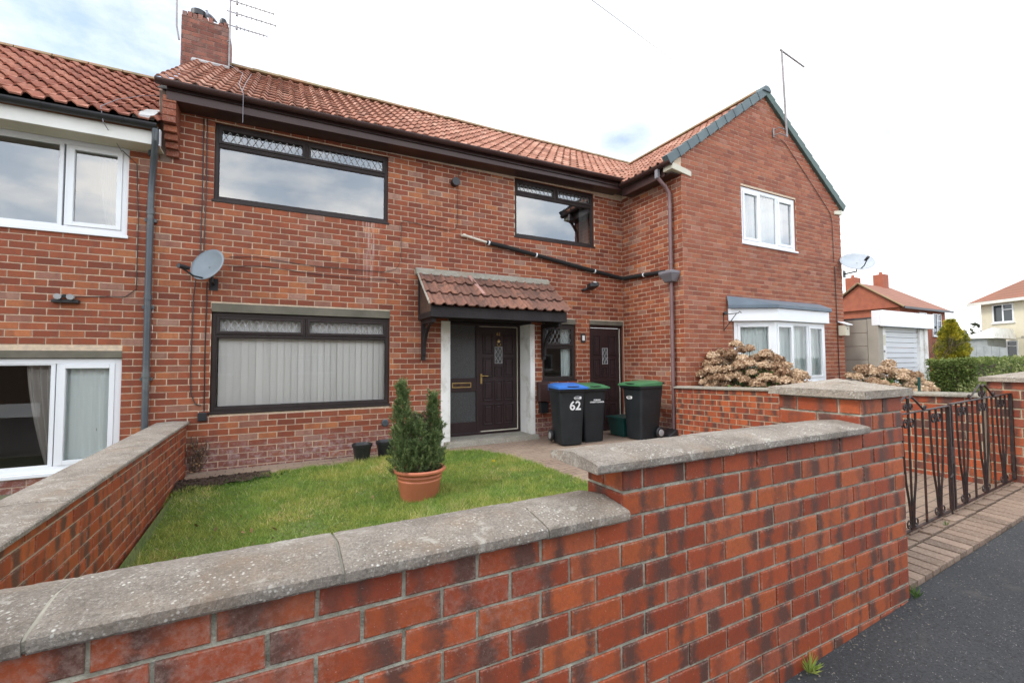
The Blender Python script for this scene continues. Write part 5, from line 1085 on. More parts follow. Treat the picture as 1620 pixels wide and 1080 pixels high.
# hydrangeas
def hydrangea(cx, cy, cz, rx, ry, rz, nh, label, hs=.10):
    t = thing('hydrangea_bush', label, 'shrub', (cx, cy, .1), 'dried hydrangea bushes'); mb = MB(); hc = []
    tries = 0
    while len(hc) < nh and tries < 9000:
        tries += 1; a = random.uniform(0, 2*math.pi); e = math.asin(random.uniform(-.15, 1)); k = random.uniform(.72, 1.0)
        p = (cx+rx*k*math.cos(a)*math.cos(e), cy+ry*k*math.sin(a)*math.cos(e), cz+rz*k*math.sin(e)*(1-.30*max(0, -math.sin(a))*math.cos(e))+.05*math.sin(a*3))
        if all(sum((u-v)**2 for u, v in zip(p, q)) > (hs*1.22)**2 for q in hc): hc.append(p)
    P, Q, RC = [], [], []
    for p in hc:
        r = hs*random.uniform(.75, 1.15); n = 330; d = RNG.normal(size=(n, 3)); d /= np.linalg.norm(d, axis=1)[:, None]; d[:, 2] = np.where(d[:, 2] < -.3, -d[:, 2]*.5, d[:, 2])
        P.append(np.array(p)+d*r*[1, 1, .80]*RNG.uniform(.80, 1.12, (n, 1))); Q.append(d); c0 = random.uniform(.1, .75); RC.append(np.clip(np.stack([c0+RNG.normal(0, .24, n)]*3, 1), 0, 1))
        mb.tube([(cx+(p[0]-cx)*.35, cy+(p[1]-cy)*.35, .2), (cx+(p[0]-cx)*.8, cy+(p[1]-cy)*.8, (p[2]+.2)*.5), (p[0], p[1], p[2])], [.006, .005, .004], 5)
    PP, QQ = np.concatenate(P), np.concatenate(Q); t1 = np.cross(QQ, RNG.normal(size=QQ.shape)); t1 /= np.linalg.norm(t1, axis=1)[:, None]; t2 = np.cross(QQ, t1); tip = QQ*RNG.normal(0, .8, (len(QQ), 1)); sz_ = RNG.uniform(.010, .021, (len(QQ), 1))
    npmesh('flower_heads', np.stack([PP+(t1+tip)*sz_, PP+t2*sz_, PP-(t1+tip)*sz_, PP-t2*sz_], 1), 4, 'dried', t, rc=np.concatenate(RC))
    co = MB()
    for p in hc: co.lathe([(0, -.05), (.04, -.03), (.052, 0), (.04, .03), (0, .042)], p, 8)
    co.build('flower_cores', 'dried_core', t)
    mb.build('stem', 'twig', t); n = 3200; d = RNG.normal(size=(n, 3)); d /= np.linalg.norm(d, axis=1)[:, None]
    npmesh('foliage', leaves(np.array([cx, cy, cz-.18])+d*[rx*1.02, ry*1.03, rz*.86]*RNG.uniform(.3, 1, (n, 1)), .075, d*.5, 1, .55), 4, 'leaf_green', t)
nh_ = 0
hydrangea(7.2, 5.0, .82, .72, .98, .82, 150, 'large dried hydrangea in front of the bay window behind the low wall')
hydrangea(10.2, 4.25, .74, 1.2, .55, .56, 80, 'smaller dried hydrangea in front of the concrete garage')
def leafblock(name, label, cat, x0, x1, y0, y1, z0, z1, n, size, mat, group=None, lum=(0, 1), wob=.05, core=True):
    t = thing(name, label, cat, ((x0+x1)/2, (y0+y1)/2, z0), group); P = RNG.random((n, 3)); side = RNG.random(n)
    L_ = np.array([x1-x0, y1-y0, z1-z0]); p = np.array([x0, y0, z0])+P*L_
    f = side < .45; p[f, 2] = z1-RNG.exponential(.03, f.sum()); f = (side >= .45) & (side < .8); p[f, 1] = y0+RNG.exponential(.04, f.sum()); f = (side >= .8) & (side < .93); p[f, 0] = x0+RNG.exponential(.05, f.sum())
    w_ = wob*(np.sin(p[:, 0]*5.1)+np.sin(p[:, 1]*7.3+1)+np.sin(p[:, 0]*11.7+p[:, 2]*6))/2; p[:, 2] += w_*(p[:, 2] > z1-.3); p[:, 1] += w_*(p[:, 1] < y0+.3)
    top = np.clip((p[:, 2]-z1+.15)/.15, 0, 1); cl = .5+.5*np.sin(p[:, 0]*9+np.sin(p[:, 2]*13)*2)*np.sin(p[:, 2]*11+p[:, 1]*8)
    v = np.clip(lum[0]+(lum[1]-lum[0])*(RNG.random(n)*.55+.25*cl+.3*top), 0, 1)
    npmesh('foliage', leaves(p, size, None, 1, .55), 4, mat, t, rc=np.stack([v]*3, 1))
    if core: MB().box(x0+.09, x1-.09, y0+.09, y1-.09, z0, z1-.09).build('inner_branches', 'twig', t)
    return t
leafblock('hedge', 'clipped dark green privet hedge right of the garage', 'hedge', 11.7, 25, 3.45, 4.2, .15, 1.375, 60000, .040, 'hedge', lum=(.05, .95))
t = thing('shrub', 'loose pale green shrub in front of the clipped hedge', 'shrub', (10.1, 2.5, .2)); n = 22000; d = RNG.normal(size=(n, 3)); d /= np.linalg.norm(d, axis=1)[:, None]
c_ = np.array([[9.2, 2.5, .55], [10.4, 2.6, .72], [11.8, 2.6, .8], [9.9, 2.3, .6]])[RNG.integers(0, 4, n)]; p = c_+d*[.8, .42, .62]*(RNG.uniform(.35, 1, (n, 1))**.4)*(1+.12*np.sin(d[:, :1]*9+d[:, 2:]*7))
npmesh('foliage', leaves(p, .05, d+[0, 0, .5], .6, .4), 4, 'shrub', t)
mb = MB()
for i in range(14): mb.tube([(9.2+i*.2, 2.5, .15), (9.2+i*.2+random.uniform(-.1, .1), 2.5+random.uniform(-.1, .1), 1.0)], [.01, .004], 5)
mb.build('stem', 'twig', t)
# golden conifer
t = thing('golden_conifer', 'bushy golden green conifer beyond the garage', 'tree', (20.3, 6.35, .3)); n = 30000
tt = RNG.random(n); a = RNG.uniform(0, 2*np.pi, n); prof = np.interp(tt, [0, .3, .7, 1], [.44, .47, .34, .08])*(1+.22*np.sin(a*4+tt*8)+.15*np.sin(a*7-tt*21)); rr = prof*np.sqrt(RNG.uniform(.3, 1, n))
p = np.stack([20.3+rr*np.cos(a), 6.58+rr*np.sin(a), .35+2.25*tt+.12*np.sin(a*5)], 1); q = RNG.integers(0, 260, n); kc = p[:260]; q = np.array([np.argmin(((kc-c)**2).sum(1)) for c in p]); lum_ = RNG.random(260)[q]
npmesh('crown', leaves(kc[q]+(p-kc[q])*.8, .085, np.stack([np.cos(a), np.sin(a), 1+0*a], 1), .6, .4), 4, 'golden', t, rc=np.stack([np.clip(lum_*.7+.3*RNG.random(n), 0, 1)]*3, 1)); MB().tube([(20.3, 6.58, .2), (20.3, 6.58, 2.4)], [.07, .02], 8).build('trunk', 'twig', t)
def bare(name, label, x, y, z, h_, n=40, sp=.6, r0=.05, leafn=0):
    t = thing(name, label, 'tree' if h_ > 3 else 'shrub', (x, y, z)); mb = MB()
    def br(p, d, l_, r, k):
        P = [p]; q = Vector(p); dd = Vector(d)
        for i in range(3): dd = (dd+Vector((random.uniform(-.25, .25), random.uniform(-.25, .25), random.uniform(-.1, .2)))).normalized(); q = q+dd*l_/3; P.append(tuple(q))
        mb.tube(P, [r, r*.85, r*.7, r*.5], 4)
        if k > 0:
            for i in range(4): e = (dd+Vector((random.uniform(-sp, sp), random.uniform(-sp, sp), random.uniform(-.1, .5)))).normalized(); br(P[random.choice((2, 3))], e, l_*.68, r*.5, k-1)
    br((x, y, z), (0, 0, 1), h_*.4, r0, 4); mb.build('trunk', 'twig', t); return t
bare('bare_shrub', 'leafless pinkish shrub between the garage and golden conifer', 18.3, 6.15, .3, 1.9, sp=1.0, r0=.03)
# ================================================================== GARAGE AND FAR BUILDINGS
ga = thing('garage', 'white and beige sectional concrete garage with a roller door', 'garage', (13.2, 5.1, .2)); gx0, gx1, gy = 12.0, 14.5, 5.12
for xg in (gx0, gx1-.05):
    for i in range(7): MB().box(xg, xg+.05, gy+.22, 10.2, .15+i*.31, .15+i*.31+.30).build('side_panel', 'garage_side', ga, bevel=.006)
MB().box(gx0+.01, gx0+.04, gy+.25, 10.15, .1, 2.30).build('panel_joint', 'mortar_dark', ga)
MB().box(gx0-.01, gx0+.20, gy, gy+.21, .1, 2.32).build('post', 'garage_side', ga, bevel=.006); MB().box(gx0+.205, gx0+.40, gy+.03, gy+.16, .1, 2.14).build('post', 'white_wall', ga, bevel=.006)
MB().box(gx1-.22, gx1-.06, gy, gy+.21, .1, 2.32).build('post', 'white_wall', ga, bevel=.006); MB().box(gx1-.42, gx1-.225, gy+.03, gy+.16, .1, 2.14).build('post', 'white_wall', ga, bevel=.006)
MB().box(gx0-.02, gx1+.03, gy-.10, gy-.04, 2.14, 2.50).box(gx0-.02, gx0+.10, gy-.039, gy+.12, 2.16, 2.50).build('canopy_fascia', 'garage_white', ga, bevel=.008)
mb = MB()
for i in range(17): mb.hexa([(gx0+.40, gy+.10, .12+i*.12), (gx1-.42, gy+.10, .12+i*.12), (gx1-.42, gy+.13, .12+i*.12), (gx0+.40, gy+.13, .12+i*.12), (gx0+.40, gy+.075, .225+i*.12), (gx1-.42, gy+.075, .225+i*.12), (gx1-.42, gy+.13, .225+i*.12), (gx0+.40, gy+.13, .225+i*.12)])
MBd = mb.build('roller_door', 'garage_white', ga)
MB().box(gx0+.23, gx0+.37, gy+.022, gy+.029, 1.72, 1.95).build('cream_sign', 'cream', ga); MB().box(gx0+.27, gx0+.33, gy+.022, gy+.029, 1.55, 1.60).build('lock_plate', 'hopper', ga)
MB().box(gx0+.02, gx1-.02, gy-.035, 10.3, 2.31, 2.36).build('roof', 'felt', ga)
def facewin(parent, m4, x0, x1, z0, z1, fr='white', split=.5, gl='glass_up'):
    mb = MB(); ring(mb, x0, x1, z0, z1, .07, -.05, .03); xm = x0+(x1-x0)*split; mb.box(xm-.04, xm+.04, -.045, .025, z0+.07, z1-.07); mb.box(xm+.04, x1-.07, -.04, .02, z1-.07-(z1-z0)*.28, z1-.02-(z1-z0)*.28)
    mb.box(x0-.06, x1+.06, -.10, .0, z0-.08, z0-.002); w_ = mb.xf(m4).build('window', fr, parent); MB().box(x0+.06, x1-.06, -.012, -.004, z0+.06, z1-.06).xf(m4).build('pane', 'dark_pane', w_)
m, t, b = newmat('dark_pane'); setin(b, 'Base Color', (.03, .04, .045, 1)); setin(b, 'Roughness', .05); setin(b, 'Specular IOR Level', .9); M['dark_pane'] = m
# brick house behind the garage (gable facing the garage, hipped far end)
h1 = thing('detached_house', 'distant red brick house with two chimneys above the garage roof', 'house', (44, 19, .5))
X0, X1, Y0, Y1, ZE1, ZR1 = 40.4, 47.9, 15.85, 20.9, 5.25, 7.3; ym = (Y0+Y1)/2
mb = MB(); mb.box(X0, X1, Y0, Y1, -.2, ZE1); mb.prism([(Y0, ZE1), (Y1, ZE1), (ym, ZR1-.05)], 0, X0, X0+.3); mb.build('wall', 'far_brick', h1)
mb = MB(); a, b_, c_, d_ = (X0-.25, Y0-.35, ZE1-.05), (X1+.35, Y0-.35, ZE1-.05), (X1+.35, Y1+.35, ZE1-.05), (X0-.25, Y1+.35, ZE1-.05); e_, f_ = (X0-.25, ym, ZR1+.05), (X1-2.6, ym, ZR1+.05)
mb.add([a, b_, c_, d_, e_, f_], [(0, 1, 5, 4), (1, 2, 5), (2, 3, 4, 5), (0, 3, 2, 1)]); mb.build('roof', 'far_roof', h1)
mb = MB(); mb.tube([a, e_], .07, 4); mb.tube([d_, e_], .07, 4); mb.build('verge', 'ridge', h1)
MB().box(X0-.3, X1+.4, Y0-.42, Y0-.34, ZE1-.18, ZE1-.02).build('gutter', 'black', h1)
for (x, y, zt_) in ((X0+1.3, ym+.9, 8.1), (X0+3.3, ym-.2, 8.35)): MB().box(x, x+.9, y, y+.7, ZE1, zt_).lathe([(.0, 0), (.12, 0), (.1, .25), (0, .25)], (x+.45, y+.35, zt_), 10).build('chimney', 'far_brick', h1)
ID = Matrix.Translation((0, Y0-.02, 0))
facewin(h1, ID, X0+2.9, X0+4.1, 3.9, 4.95); facewin(h1, ID, X1-2.4, X1-.9, 3.2, 4.95)
facewin(h1, Matrix.Translation((X0-.02, ym, 0)) @ Matrix.Rotation(R_(-90), 4, 'Z'), -1.0, 1.2, 2.9, 4.2)
# cream rendered house, far right
h2 = thing('detached_house', 'cream rendered house with a red hipped roof at the right edge', 'house', (44, 9, .5))
m4 = Matrix.Translation((42.5, 12.2, 0)) @ Matrix.Rotation(math.atan2(-.89, -.46), 4, 'Z')
# local: x along the front to the right in the picture, +y away from the viewer
mb = MB().box(0, 13, 0, 8.0, -.2, 5.2).xf(m4); mb.build('wall', 'render', h2)
mb = MB(); mb.add([(-.45, -.45, 5.2), (13.4, -.45, 5.2), (13.4, 8.45, 5.2), (-.45, 8.45, 5.2), (4.0, 4.0, 8.4), (9.4, 4.0, 8.4)], [(0, 1, 5, 4), (1, 2, 5), (2, 3, 4, 5), (3, 0, 4), (0, 3, 2, 1)]); mb.xf(m4).build('roof', 'far_roof', h2)
MB().box(-.45, 13.4, -.50, -.42, 5.0, 5.19).xf(m4).build('fascia', 'white_fascia', h2)
facewin(h2, m4, .75, 2.0, 3.75, 4.95); facewin(h2, m4, .9, 2.15, 1.45, 2.55); facewin(h2, m4, 7.0, 9, 3.6, 4.9)
MB().box(3.1, 5.6, -.9, -.003, 2.62, 2.76).xf(m4).build('porch_slab', 'concrete', h2)
MB().box(0, 3.1, -.02, -.003, 2.66, 2.74).xf(m4).build('string_course', 'cream', h2)
# grey fence panels and pale roof between them
fc = thing('panel_fence', 'grey panel fence sloping down beside the cream house', 'fence', (34, 10, .5)); mb = MB()
for i in range(6):
    x = 33.6+i*.14; y = 10.5-i*.26; zt_ = 2.24-i*.045; mb.hexa([(x, y, .2), (x+.13, y-.25, .2), (x+.15, y-.23, .2), (x+.02, y+.02, .2), (x, y, zt_), (x+.13, y-.25, zt_-.045), (x+.15, y-.23, zt_-.045), (x+.02, y+.02, zt_)])
mb.build('fence_panel', 'fence', fc)
sh = thing('shed', 'pale shed with a low white roof behind the grey fence', 'shed', (38, 12.5, .4)); MB().box(38, 41, 10.7, 11.7, 0, 2.62).build('wall', 'fence', sh); MB().hexa([(37.8, 10.3, 2.62), (41.3, 10.3, 2.62), (41.3, 11.9, 2.62), (37.8, 11.9, 2.62), (37.9, 10.4, 3.25), (41.2, 10.4, 3.25), (41.2, 11.85, 2.68), (37.9, 11.85, 2.68)]).build('roof', 'white_wall', sh)
n = 9000; p = np.stack([RNG.uniform(46, 70, n), RNG.uniform(12, 26, n), RNG.uniform(.3, 4.3, n)], 1); p[:, 2] *= .7+.3*np.sin(p[:, 0]*.9); o = npmesh('distant_trees', leaves(p, .5), 4, 'far_leaf'); tag(o, 'far off dark trees behind the shed', kind='stuff')
gp_ = MB().tube([(9.25, 3.42, .3), (9.25, 3.42, 1.10)], .02, 8).build('green_post', 'box_green', loc=(9.25, 3.42, .3)); tag(gp_, 'thin dark green post at the left end of the hedge', 'post')
# house across the street, seen only as a reflection
ho_ = thing('terraced_house', 'brick terrace across the street, reflected in the lower windows', 'house', (0, -17, 0))
MB().box(-24, 26, -25, -17, -.6, 5.0).build('wall', 'opposite', ho_); MB().prism([(-25.4, 4.95), (-16.6, 4.95), (-21, 7.9)], 0, -24.4, 26.4).build('roof', 'far_roof', ho_)
for i in range(8):
    for z0_, z1_ in ((.7, 1.9), (3.2, 4.4)): facewin(ho_, Matrix.Translation((0, -16.98, 0)) @ Matrix.Rotation(R_(180), 4, 'Z'), -20+i*5.6, -17.6+i*5.6, z0_, z1_)
# ================================================================== FITTINGS ON THE WALLS
def dish(x, y, z, az, el, w_, h_, mat, label, armside=-1):
    t = thing('satellite_dish', label, 'satellite dish', (x, y, z)); m4 = Matrix.Translation((x, y, z)) @ Matrix.Rotation(az, 4, 'Z') @ Matrix.Rotation(el, 4, 'X')
    mb = MB(); n, s = 8, 40; vs = [(0, .05, 0)]
    for i in range(1, n+1):
        r = i/n
        for k in range(s): a = 2*math.pi*k/s; vs.append((w_/2*r*math.cos(a), .05*(1-r*r), h_/2*r*math.sin(a)))
    fs = [(0, 1+k, 1+(k+1) % s) for k in range(s)]+[(1+(i-1)*s+k, 1+i*s+k, 1+i*s+(k+1) % s, 1+(i-1)*s+(k+1) % s) for i in range(1, n) for k in range(s)]
    mb.add(vs, fs); mb.xf(m4); d = mb.build('reflector', mat, t, smooth=True); so_ = d.modifiers.new('thick', 'SOLIDIFY'); so_.thickness = .006; so_.offset = 1
    mb = MB().tube([(w_/2*math.cos(2*math.pi*k/s), 0, h_/2*math.sin(2*math.pi*k/s)) for k in range(s+1)], .006, 5).xf(m4); mb.build('rim', mat, t)
    MB().tube([(0, .04, -h_*.42), (0, -.12, -h_*.55), (armside*.02, -.30, -h_*.50)], .011, 6).xf(m4).build('arm', 'black', t)
    MB().tube([(armside*.02, -.33, -h_*.50), (armside*.02, -.27, -h_*.46), (armside*.02, -.20, -h_*.40)], [.028, .03, .024], 12).xf(m4).build('receiver', 'black', t, smooth=True)
    MB().tube([(0, .06, 0), (0, .10, -.05)], .03, 8).xf(m4).build('back_bracket', 'black', t)
    b = m4 @ Vector((0, .10, -.05)); wy = (YF if x < 5 else YG)-.0
    MB().tube([b, (b.x, b.y, b.z-.12), (b.x, wy, b.z-.14)], .016, 8).box(b.x-.05, b.x+.05, wy-.01, wy, b.z-.22, b.z-.06).build('wall_mount', 'black', t); return t
dish(-.84, 6.86, 2.66, R_(-38), R_(-20), .46, .44, 'dish', 'grey satellite dish beside the downpipe on the main brick front')
dish(11.50, 5.25, 3.60, R_(-42), R_(-40), .66, .56, 'dish_light', 'pale satellite dish at the far right corner of the gable wall', 1)
def cable(pts, label, r=.0042, mat='black', nm='cable', cat='cable', group=None, arc=False):
    o = MB().tube(pts, r, 6).build(nm, mat, loc=pts[0]); tag(o, label, cat, group); return o
yc = YF-.014
cable([(-.945, yc, 4.68), (-.94, yc, 3.6), (-.95, yc, 2.9), (-.93, yc-.05, 2.70)], 'black cable dropping from the eaves to the left dish, left of the twin pair', .006, group='twin black cables above the left dish')
cable([(-.905, yc, 4.68), (-.90, yc, 3.6), (-.91, yc, 2.9), (-.87, yc-.05, 2.66)], 'black cable dropping from the eaves to the left dish, right of the twin pair', .006, group='twin black cables above the left dish')
cable([(-.86, yc-.05, 2.46), (-.865, yc, 2.3), (-.87, yc, 1.4), (-.865, yc, .76)], 'straight black cable running from the left dish down to the junction box', .007)
cable([(-.98, yc-.05, 2.50), (-1.01, yc, 2.25), (-1.02, yc, 1.3), (-1.01, yc, 1.0), (-.96, yc, .86), (-.90, yc, .84)], 'looping black cable left of the straight one below the left dish', .007)
cable([(-.62, yc, 2.83), (-.3, yc, 2.86), (.4, yc, 2.80), (1.0, yc, 2.80), (1.42, yc, 2.80)], 'upper thin cable running right from the left dish across the bricks', .004)
cable([(-.64, yc, 2.70), (-.2, yc, 2.74), (.5, yc, 2.68), (1.1, yc, 2.67), (1.5, yc, 2.69), (1.62, yc, 2.66), (1.66, yc, 2.60)], 'lower thin cable running right from the left dish towards the porch', .004)
cable([(2.86, yc, 4.70), (2.68, yc, 4.62), (2.66, yc, 4.2), (2.66, yc, 3.75), (2.62, yc, 3.64), (2.5, yc, 3.60), (1.75, yc, 3.66), (1.70, yc, 3.62), (1.70, yc, 3.0), (1.62, yc, 2.86), (1.42, yc, 2.80)], 'thin dark cable looping down the bricks between the two upper windows', .004)
cable([(-1.78, yc, 4.05), (-1.63, yc, 3.9), (-1.60, yc, 3.2), (-1.60, yc, 2.32), (-1.70, yc, 2.22), (-2.0, yc, 2.20), (-2.18, yc, 2.19)], 'thin cable from the left house eaves to the twin spotlight', .005)
jb = MB().box(-.93, -.83, YF-.05, YF-.001, .64, .75).build('junction_box', 'black', bevel=.006, loc=(-.88, YF, .7)); tag(jb, 'small black junction box below the lower brown window corner', 'junction box')
pp = thing('waste_pipe', 'black lagged waste pipe with a cream stub sloping to the hopper head', 'pipe', (4.5, YF-.05, 3.3))
yp = YF-.055; MB().tube([(2.74, YF, 3.545), (2.76, yp, 3.545), (2.80, yp, 3.535), (3.20, yp, 3.465)], .021, 12).tube([(2.755, yp+.02, 3.545), (2.785, yp, 3.54)], .03, 12).build('stub', 'cream_pipe', pp, smooth=True)
MB().tube([(3.18, yp, 3.468), (3.5, yp, 3.438), (4.3, yp, 3.335), (5.2, yp, 3.21), (5.9, yp, 3.125), (6.20, yp, 3.085), (6.245, yp-.05, 3.075), (6.245, 6.6, 3.06), (6.245, 5.92, 3.02)], [.034, .038, .036, .040, .036, .036, .038, .040, .036], 14).build('lagging', 'black_matt', pp, smooth=True)
for P in ((3.22, yp, 3.462), (4.18, yp, 3.35), (5.52, yp, 3.168)):
    MB().tube([(P[0]-.012, P[1], P[2]+.002), (P[0]+.012, P[1], P[2]-.002)], .044, 12).build('pipe_clip', 'white', pp)
MB().tube([(6.245, 6.45, 3.05), (6.245, 6.425, 3.05)], .044, 12).build('pipe_clip', 'white', pp)
vt = thing('wall_vent', 'round black flue vent high on the wall between the upper windows', 'vent', (2.6, YF, 4.43)); MB().lathe([(0, 0), (.065, 0), (.075, -.05), (.05, -.09), (0, -.09)], (0, 0, 0), 20).xf(Matrix.Translation((2.60, YF, 4.43)) @ Matrix.Rotation(R_(-90), 4, 'X') @ Matrix.Scale(-1, 4, (0, 0, 1))).build('cowl', 'black', vt, smooth=True); MB().tube([(2.60, YF-.006, 4.43), (2.60, YF-.11, 4.43)], .068, 18).build('hood', 'black', vt)
v2 = MB().lathe([(0, 0), (.055, 0), (.055, .012), (.04, .018), (0, .018)], (0, 0, 0), 20).xf(Matrix.Translation((1.47, YF, .455)) @ Matrix.Rotation(R_(90), 4, 'X')).build('wall_vent', 'grey_pipe', loc=(1.47, YF, .455)); tag(v2, 'small dark round disc low on the bricks right of the blinds window', 'vent')
fl = thing('floodlight', 'small black floodlight on the wall above the side door', 'light', (5.35, YF, 2.83))
MB().hexa([(5.30, YF-.22, 2.82), (5.50, YF-.24, 2.85), (5.46, YF-.08, 2.78), (5.30, YF-.08, 2.77), (5.31, YF-.20, 2.90), (5.49, YF-.22, 2.93), (5.44, YF-.07, 2.90), (5.32, YF-.07, 2.89)]).build('lamp_head', 'black', fl, bevel=.01); MB().tube([(5.36, YF-.10, 2.83), (5.27, YF-.05, 2.78), (5.25, YF, 2.78)], .022, 8).build('arm', 'black', fl); MB().box(5.36, 5.42, YF-.245, YF-.225, 2.90, 2.925).build('sensor', 'white', fl, bevel=.004)
tl_ = thing('spotlight', 'twin white spotlight on a black base on the left house wall', 'light', (-2.24, YF, 2.16)); MB().box(-2.36, -2.12, YF-.07, YF, 2.11, 2.15).build('base', 'black', tl_, bevel=.005)
for x in (-2.30, -2.19): MB().tube([(x, YF-.03, 2.18), (x+.01, YF-.12, 2.175)], [.03, .034], 12).build('lamp_head', 'wheel_hub', tl_)
MB().tube([(-2.245, YF-.02, 2.19), (-2.245, YF-.09, 2.185)], .02, 8).build('sensor', 'black', tl_)
pl_ = thing('house_plaque', 'small black framed white plaque left of the side door', 'plaque', (5.26, YF, 1.84)); MB().box(5.205, 5.315, YF-.02, YF-.001, 1.75, 1.93).build('frame', 'black', pl_, bevel=.015); MB().box(5.23, 5.29, YF-.026, YF-.0205, 1.79, 1.89).build('face', 'sticker', pl_, bevel=.003)
lb = thing('post_box', 'dark brown wall post box half hidden behind the blue lidded bin', 'post box', (4.32, YF, .85)); MB().hexa([(4.20, YF-.13, .66), (4.44, YF-.13, .66), (4.44, YF, .66), (4.20, YF, .66), (4.20, YF-.13, .98), (4.44, YF-.13, .98), (4.44, YF, 1.02), (4.20, YF, 1.02)]).build('body', 'brown_gloss', lb, bevel=.006); MB().box(4.445, 4.452, YF-.12, YF, .70, .97).build('side_plate', 'cream', lb); MB().box(4.24, 4.40, YF-.1, YF, .45, .64).build('meter_box', 'black', lb, bevel=.004)
hb = thing('hanging_bracket', 'empty black hanging basket bracket beside the bay fascia', 'bracket', (7.35, YG, 2.1)); MB().tube([(7.33, YG, 2.24), (7.33, YG-.30, 2.24), (7.33, YG-.33, 2.27), (7.33, YG-.36, 2.24)], .008, 6).tube([(7.33, YG, 1.95), (7.33, YG-.26, 2.23)], .007, 6).tube([(7.33, YG, 2.28), (7.33, YG, 1.92)], .009, 6).tube([(7.33, YG-.02, 2.26), (7.30, YG-.07, 2.27)], .03, 8).build('bracket', 'black', hb)
bb = thing('bird_box', 'small white bird box with a pitched lid on the right edge of the gable wall', 'bird box', (11.3, YG, 2.0)); MB().box(11.20, 11.36, YG-.15, YG-.001, 1.93, 2.16).build('body', 'cream', bb, bevel=.004); MB().hexa([(11.17, YG-.20, 2.16), (11.39, YG-.20, 2.16), (11.39, YG, 2.24), (11.17, YG, 2.24), (11.17, YG-.20, 2.18), (11.39, YG-.20, 2.18), (11.39, YG, 2.26), (11.17, YG, 2.26)]).build('lid', 'white', bb); MB().tube([(11.28, YG-.152, 2.08), (11.28, YG-.147, 2.08)], .018, 12).build('entrance', 'black', bb)
cable([(11.12, YG-.012, 3.50), (11.14, YG-.012, 2.4), (11.16, YG-.012, .4)], 'dark cable running down the gable wall below the pale dish', .008)
cable([(9.25, YG-.012, 6.0), (9.4, YG-.012, 5.95), (10.2, YG-.012, 5.35), (11.0, YG-.012, 4.72), (11.08, YG-.012, 4.5), (11.10, YG-.012, 3.6)], 'thin cable following the right slope of the gable down to the pale dish', .006)
# ---- aerials, wires, pigeon
a1 = thing('tv_aerial', 'tall television aerial with three toothed booms on the right of the chimney', 'aerial', (-.91, 9.55, 7.0)); MB().tube([(-.905, 9.50, 6.85), (-.905, 9.50, 8.75)], .016, 6).build('mast', 'metal', a1)
for (z, l_) in ((8.10, .72), (7.88, .76), (7.62, .60)):
    mb = MB().tube([(-.96, 9.50, z+.01), (-.905+l_, 9.50, z-.0)], .009, 5)
    for k in range(9): x = -.80+k*l_/9.6; mb.tube([(x, 9.50, z-.03), (x, 9.50, z+.03)], .006, 4)
    mb.tube([(-.80, 9.5, z-.035), (-.80, 9.5, z+.035)], .02, 6); mb.build('boom', 'metal', a1)
MB().tube([(-.915, 9.50, 7.3), (-.92, 9.52, 7.32)], .03, 6).build('clamp', 'metal', a1)
a2 = thing('tv_aerial', 'short television aerial on the left side of the chimney', 'aerial', (-1.68, 9.55, 7.2)); MB().tube([(-1.66, 9.50, 7.10), (-1.70, 9.50, 7.35), (-1.715, 9.50, 8.3)], .015, 6).build('mast', 'metal', a2); MB().box(-1.80, -1.69, 9.48, 9.52, 7.93, 8.0).build('head', 'hopper', a2)
a3 = thing('tv_aerial', 'slim television aerial on a bracket near the top of the gable', 'aerial', (9.2, 5.42, 6.0)); MB().tube([(9.22, 5.38, 5.98), (9.13, 5.38, 7.80)], .020, 8).build('mast', 'metal', a3); MB().tube([(9.08, 5.38, 7.79), (9.92, 5.38, 7.68)], .017, 6).tube([(9.30, 5.33, 7.76), (9.30, 5.43, 7.76)], .004, 4).tube([(9.60, 5.33, 7.72), (9.60, 5.43, 7.72)], .004, 4).build('boom', 'metal', a3); MB().tube([(9.00, YG, 6.14), (9.00, 5.40, 6.14), (9.25, 5.38, 6.12)], .010, 6).tube([(9.00, YG, 6.02), (9.00, 5.40, 6.02), (9.25, 5.38, 6.00)], .010, 6).tube([(9.0, 5.52, 5.98), (9.0, 5.52, 6.18)], .02, 4).build('wall_bracket', 'metal', a3)
cable([(-.52, 9.0, 6.52), (-.52, 7.8, 5.68), (-.49, 6.72, 4.96), (-.47, 6.66, 4.90), (-.47, 6.67, 4.52)], 'pale aerial lead trailing down the roof tiles and over the main gutter', .0042, 'hopper')
cable([(-.90, 9.35, 6.80), (-.62, 8.6, 6.27), (-.58, 7.4, 5.42), (-.49, 6.78, 4.99)], 'second pale aerial lead lying on the tiles below the chimney', .0042, 'hopper')
cable([(-1.45, 8.3, 5.50), (-1.75, 7.8, 5.14), (-1.86, 7.2, 4.74), (-1.90, 6.74, 4.40), (-1.86, 6.70, 4.2), (-1.78, YF-.02, 4.03)], 'pale cable curving over the left house tiles to its gutter', .0042, 'hopper')
cable([(2.33, 3.5, 5.15), (5.5, 5.05, 6.3), (9.0, 6.9, 7.45), (13.4, 9.0, 8.40)], 'thin telephone wire crossing the sky above the roof valley', .0045, 'pale_wire', 'telephone_wire', 'wire')
cable([(XE+.05, 6.70, 4.93), (6.45, 7.25, 5.30), (6.75, 7.6, 5.52)], 'thin white strip lying in the roof valley', .008, 'white', 'valley_strip', 'strip')
pg = thing('pigeon', 'grey pigeon perched on the chimney top between the pot and cowl', 'bird', (-1.20, 9.56, 7.66))
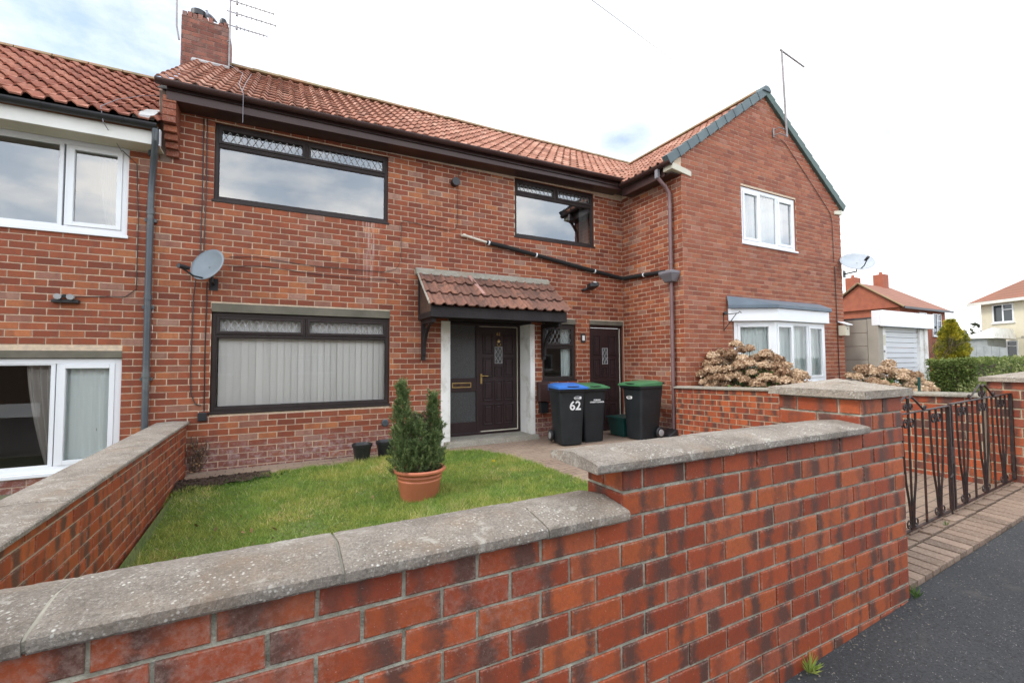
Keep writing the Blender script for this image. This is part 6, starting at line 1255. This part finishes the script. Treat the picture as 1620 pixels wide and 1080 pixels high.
def skin(name, mat, parent, pts, edges, radii, off, sub=2):
    me = bpy.data.meshes.new(name); me.from_pydata([tuple(Vector(p)+Vector(off)-WL[parent.name]) for p in pts], edges, []); o = bpy.data.objects.new(name, me); COL.objects.link(o); o.parent = parent; WL[o.name] = WL[parent.name].copy()
    s = o.modifiers.new('skin', 'SKIN'); lay = me.skin_vertices[0] if me.skin_vertices else None
    if not me.skin_vertices: me.skin_vertices_ensure() if hasattr(me, 'skin_vertices_ensure') else None
    if me.skin_vertices:
        for i, r in enumerate(radii): me.skin_vertices[0].data[i].radius = (r, r)
    me.materials.append(M[mat]); q = o.modifiers.new('sub', 'SUBSURF'); q.levels = sub; q.render_levels = sub; return o
def blob(mb, pts, rs, seg=14): mb.tube(pts, rs, seg)
po = (-1.22, 9.56, 7.662)
mb = MB(); blob(mb, [(.155, 0, -.02), (.12, 0, .0), (.07, 0, .035), (.02, 0, .065), (-.03, 0, .10), (-.055, 0, .135), (-.06, 0, .165), (-.065, 0, .19), (-.075, 0, .212), (-.085, 0, .225)], [.012, .026, .045, .056, .053, .042, .030, .026, .026, .010])
mb.xf(Matrix.Translation(po) @ Matrix.Scale(.72, 4)); bd = mb.build('body', pbr('pigeon_body', (.16, .17, .20), (.28, .30, .34), .7, 14), pg, smooth=True)
MB().tube([(-.095, 0, .212), (-.118, 0, .205)], [.007, .002], 6).xf(Matrix.Translation(po) @ Matrix.Scale(.72, 4)).build('beak', 'black', pg)
for s in (-1, 1):
    MB().tube([(-.03, s*.045, .105), (.03, s*.052, .065), (.10, s*.035, .015), (.15, s*.018, -.015)], [.02, .028, .018, .004], 8).xf(Matrix.Translation(po) @ Matrix.Scale(.72, 4)).build('wing', pbr('pigeon_wing', (.10, .105, .12), (.2, .21, .24), .7, 20), pg, smooth=True)
    MB().tube([(0, s*.018, .03), (-.005, s*.02, .0), (-.03, s*.022, -.002)], .005, 5).xf(Matrix.Translation(po) @ Matrix.Scale(.72, 4)).build('leg', 'twig', pg)
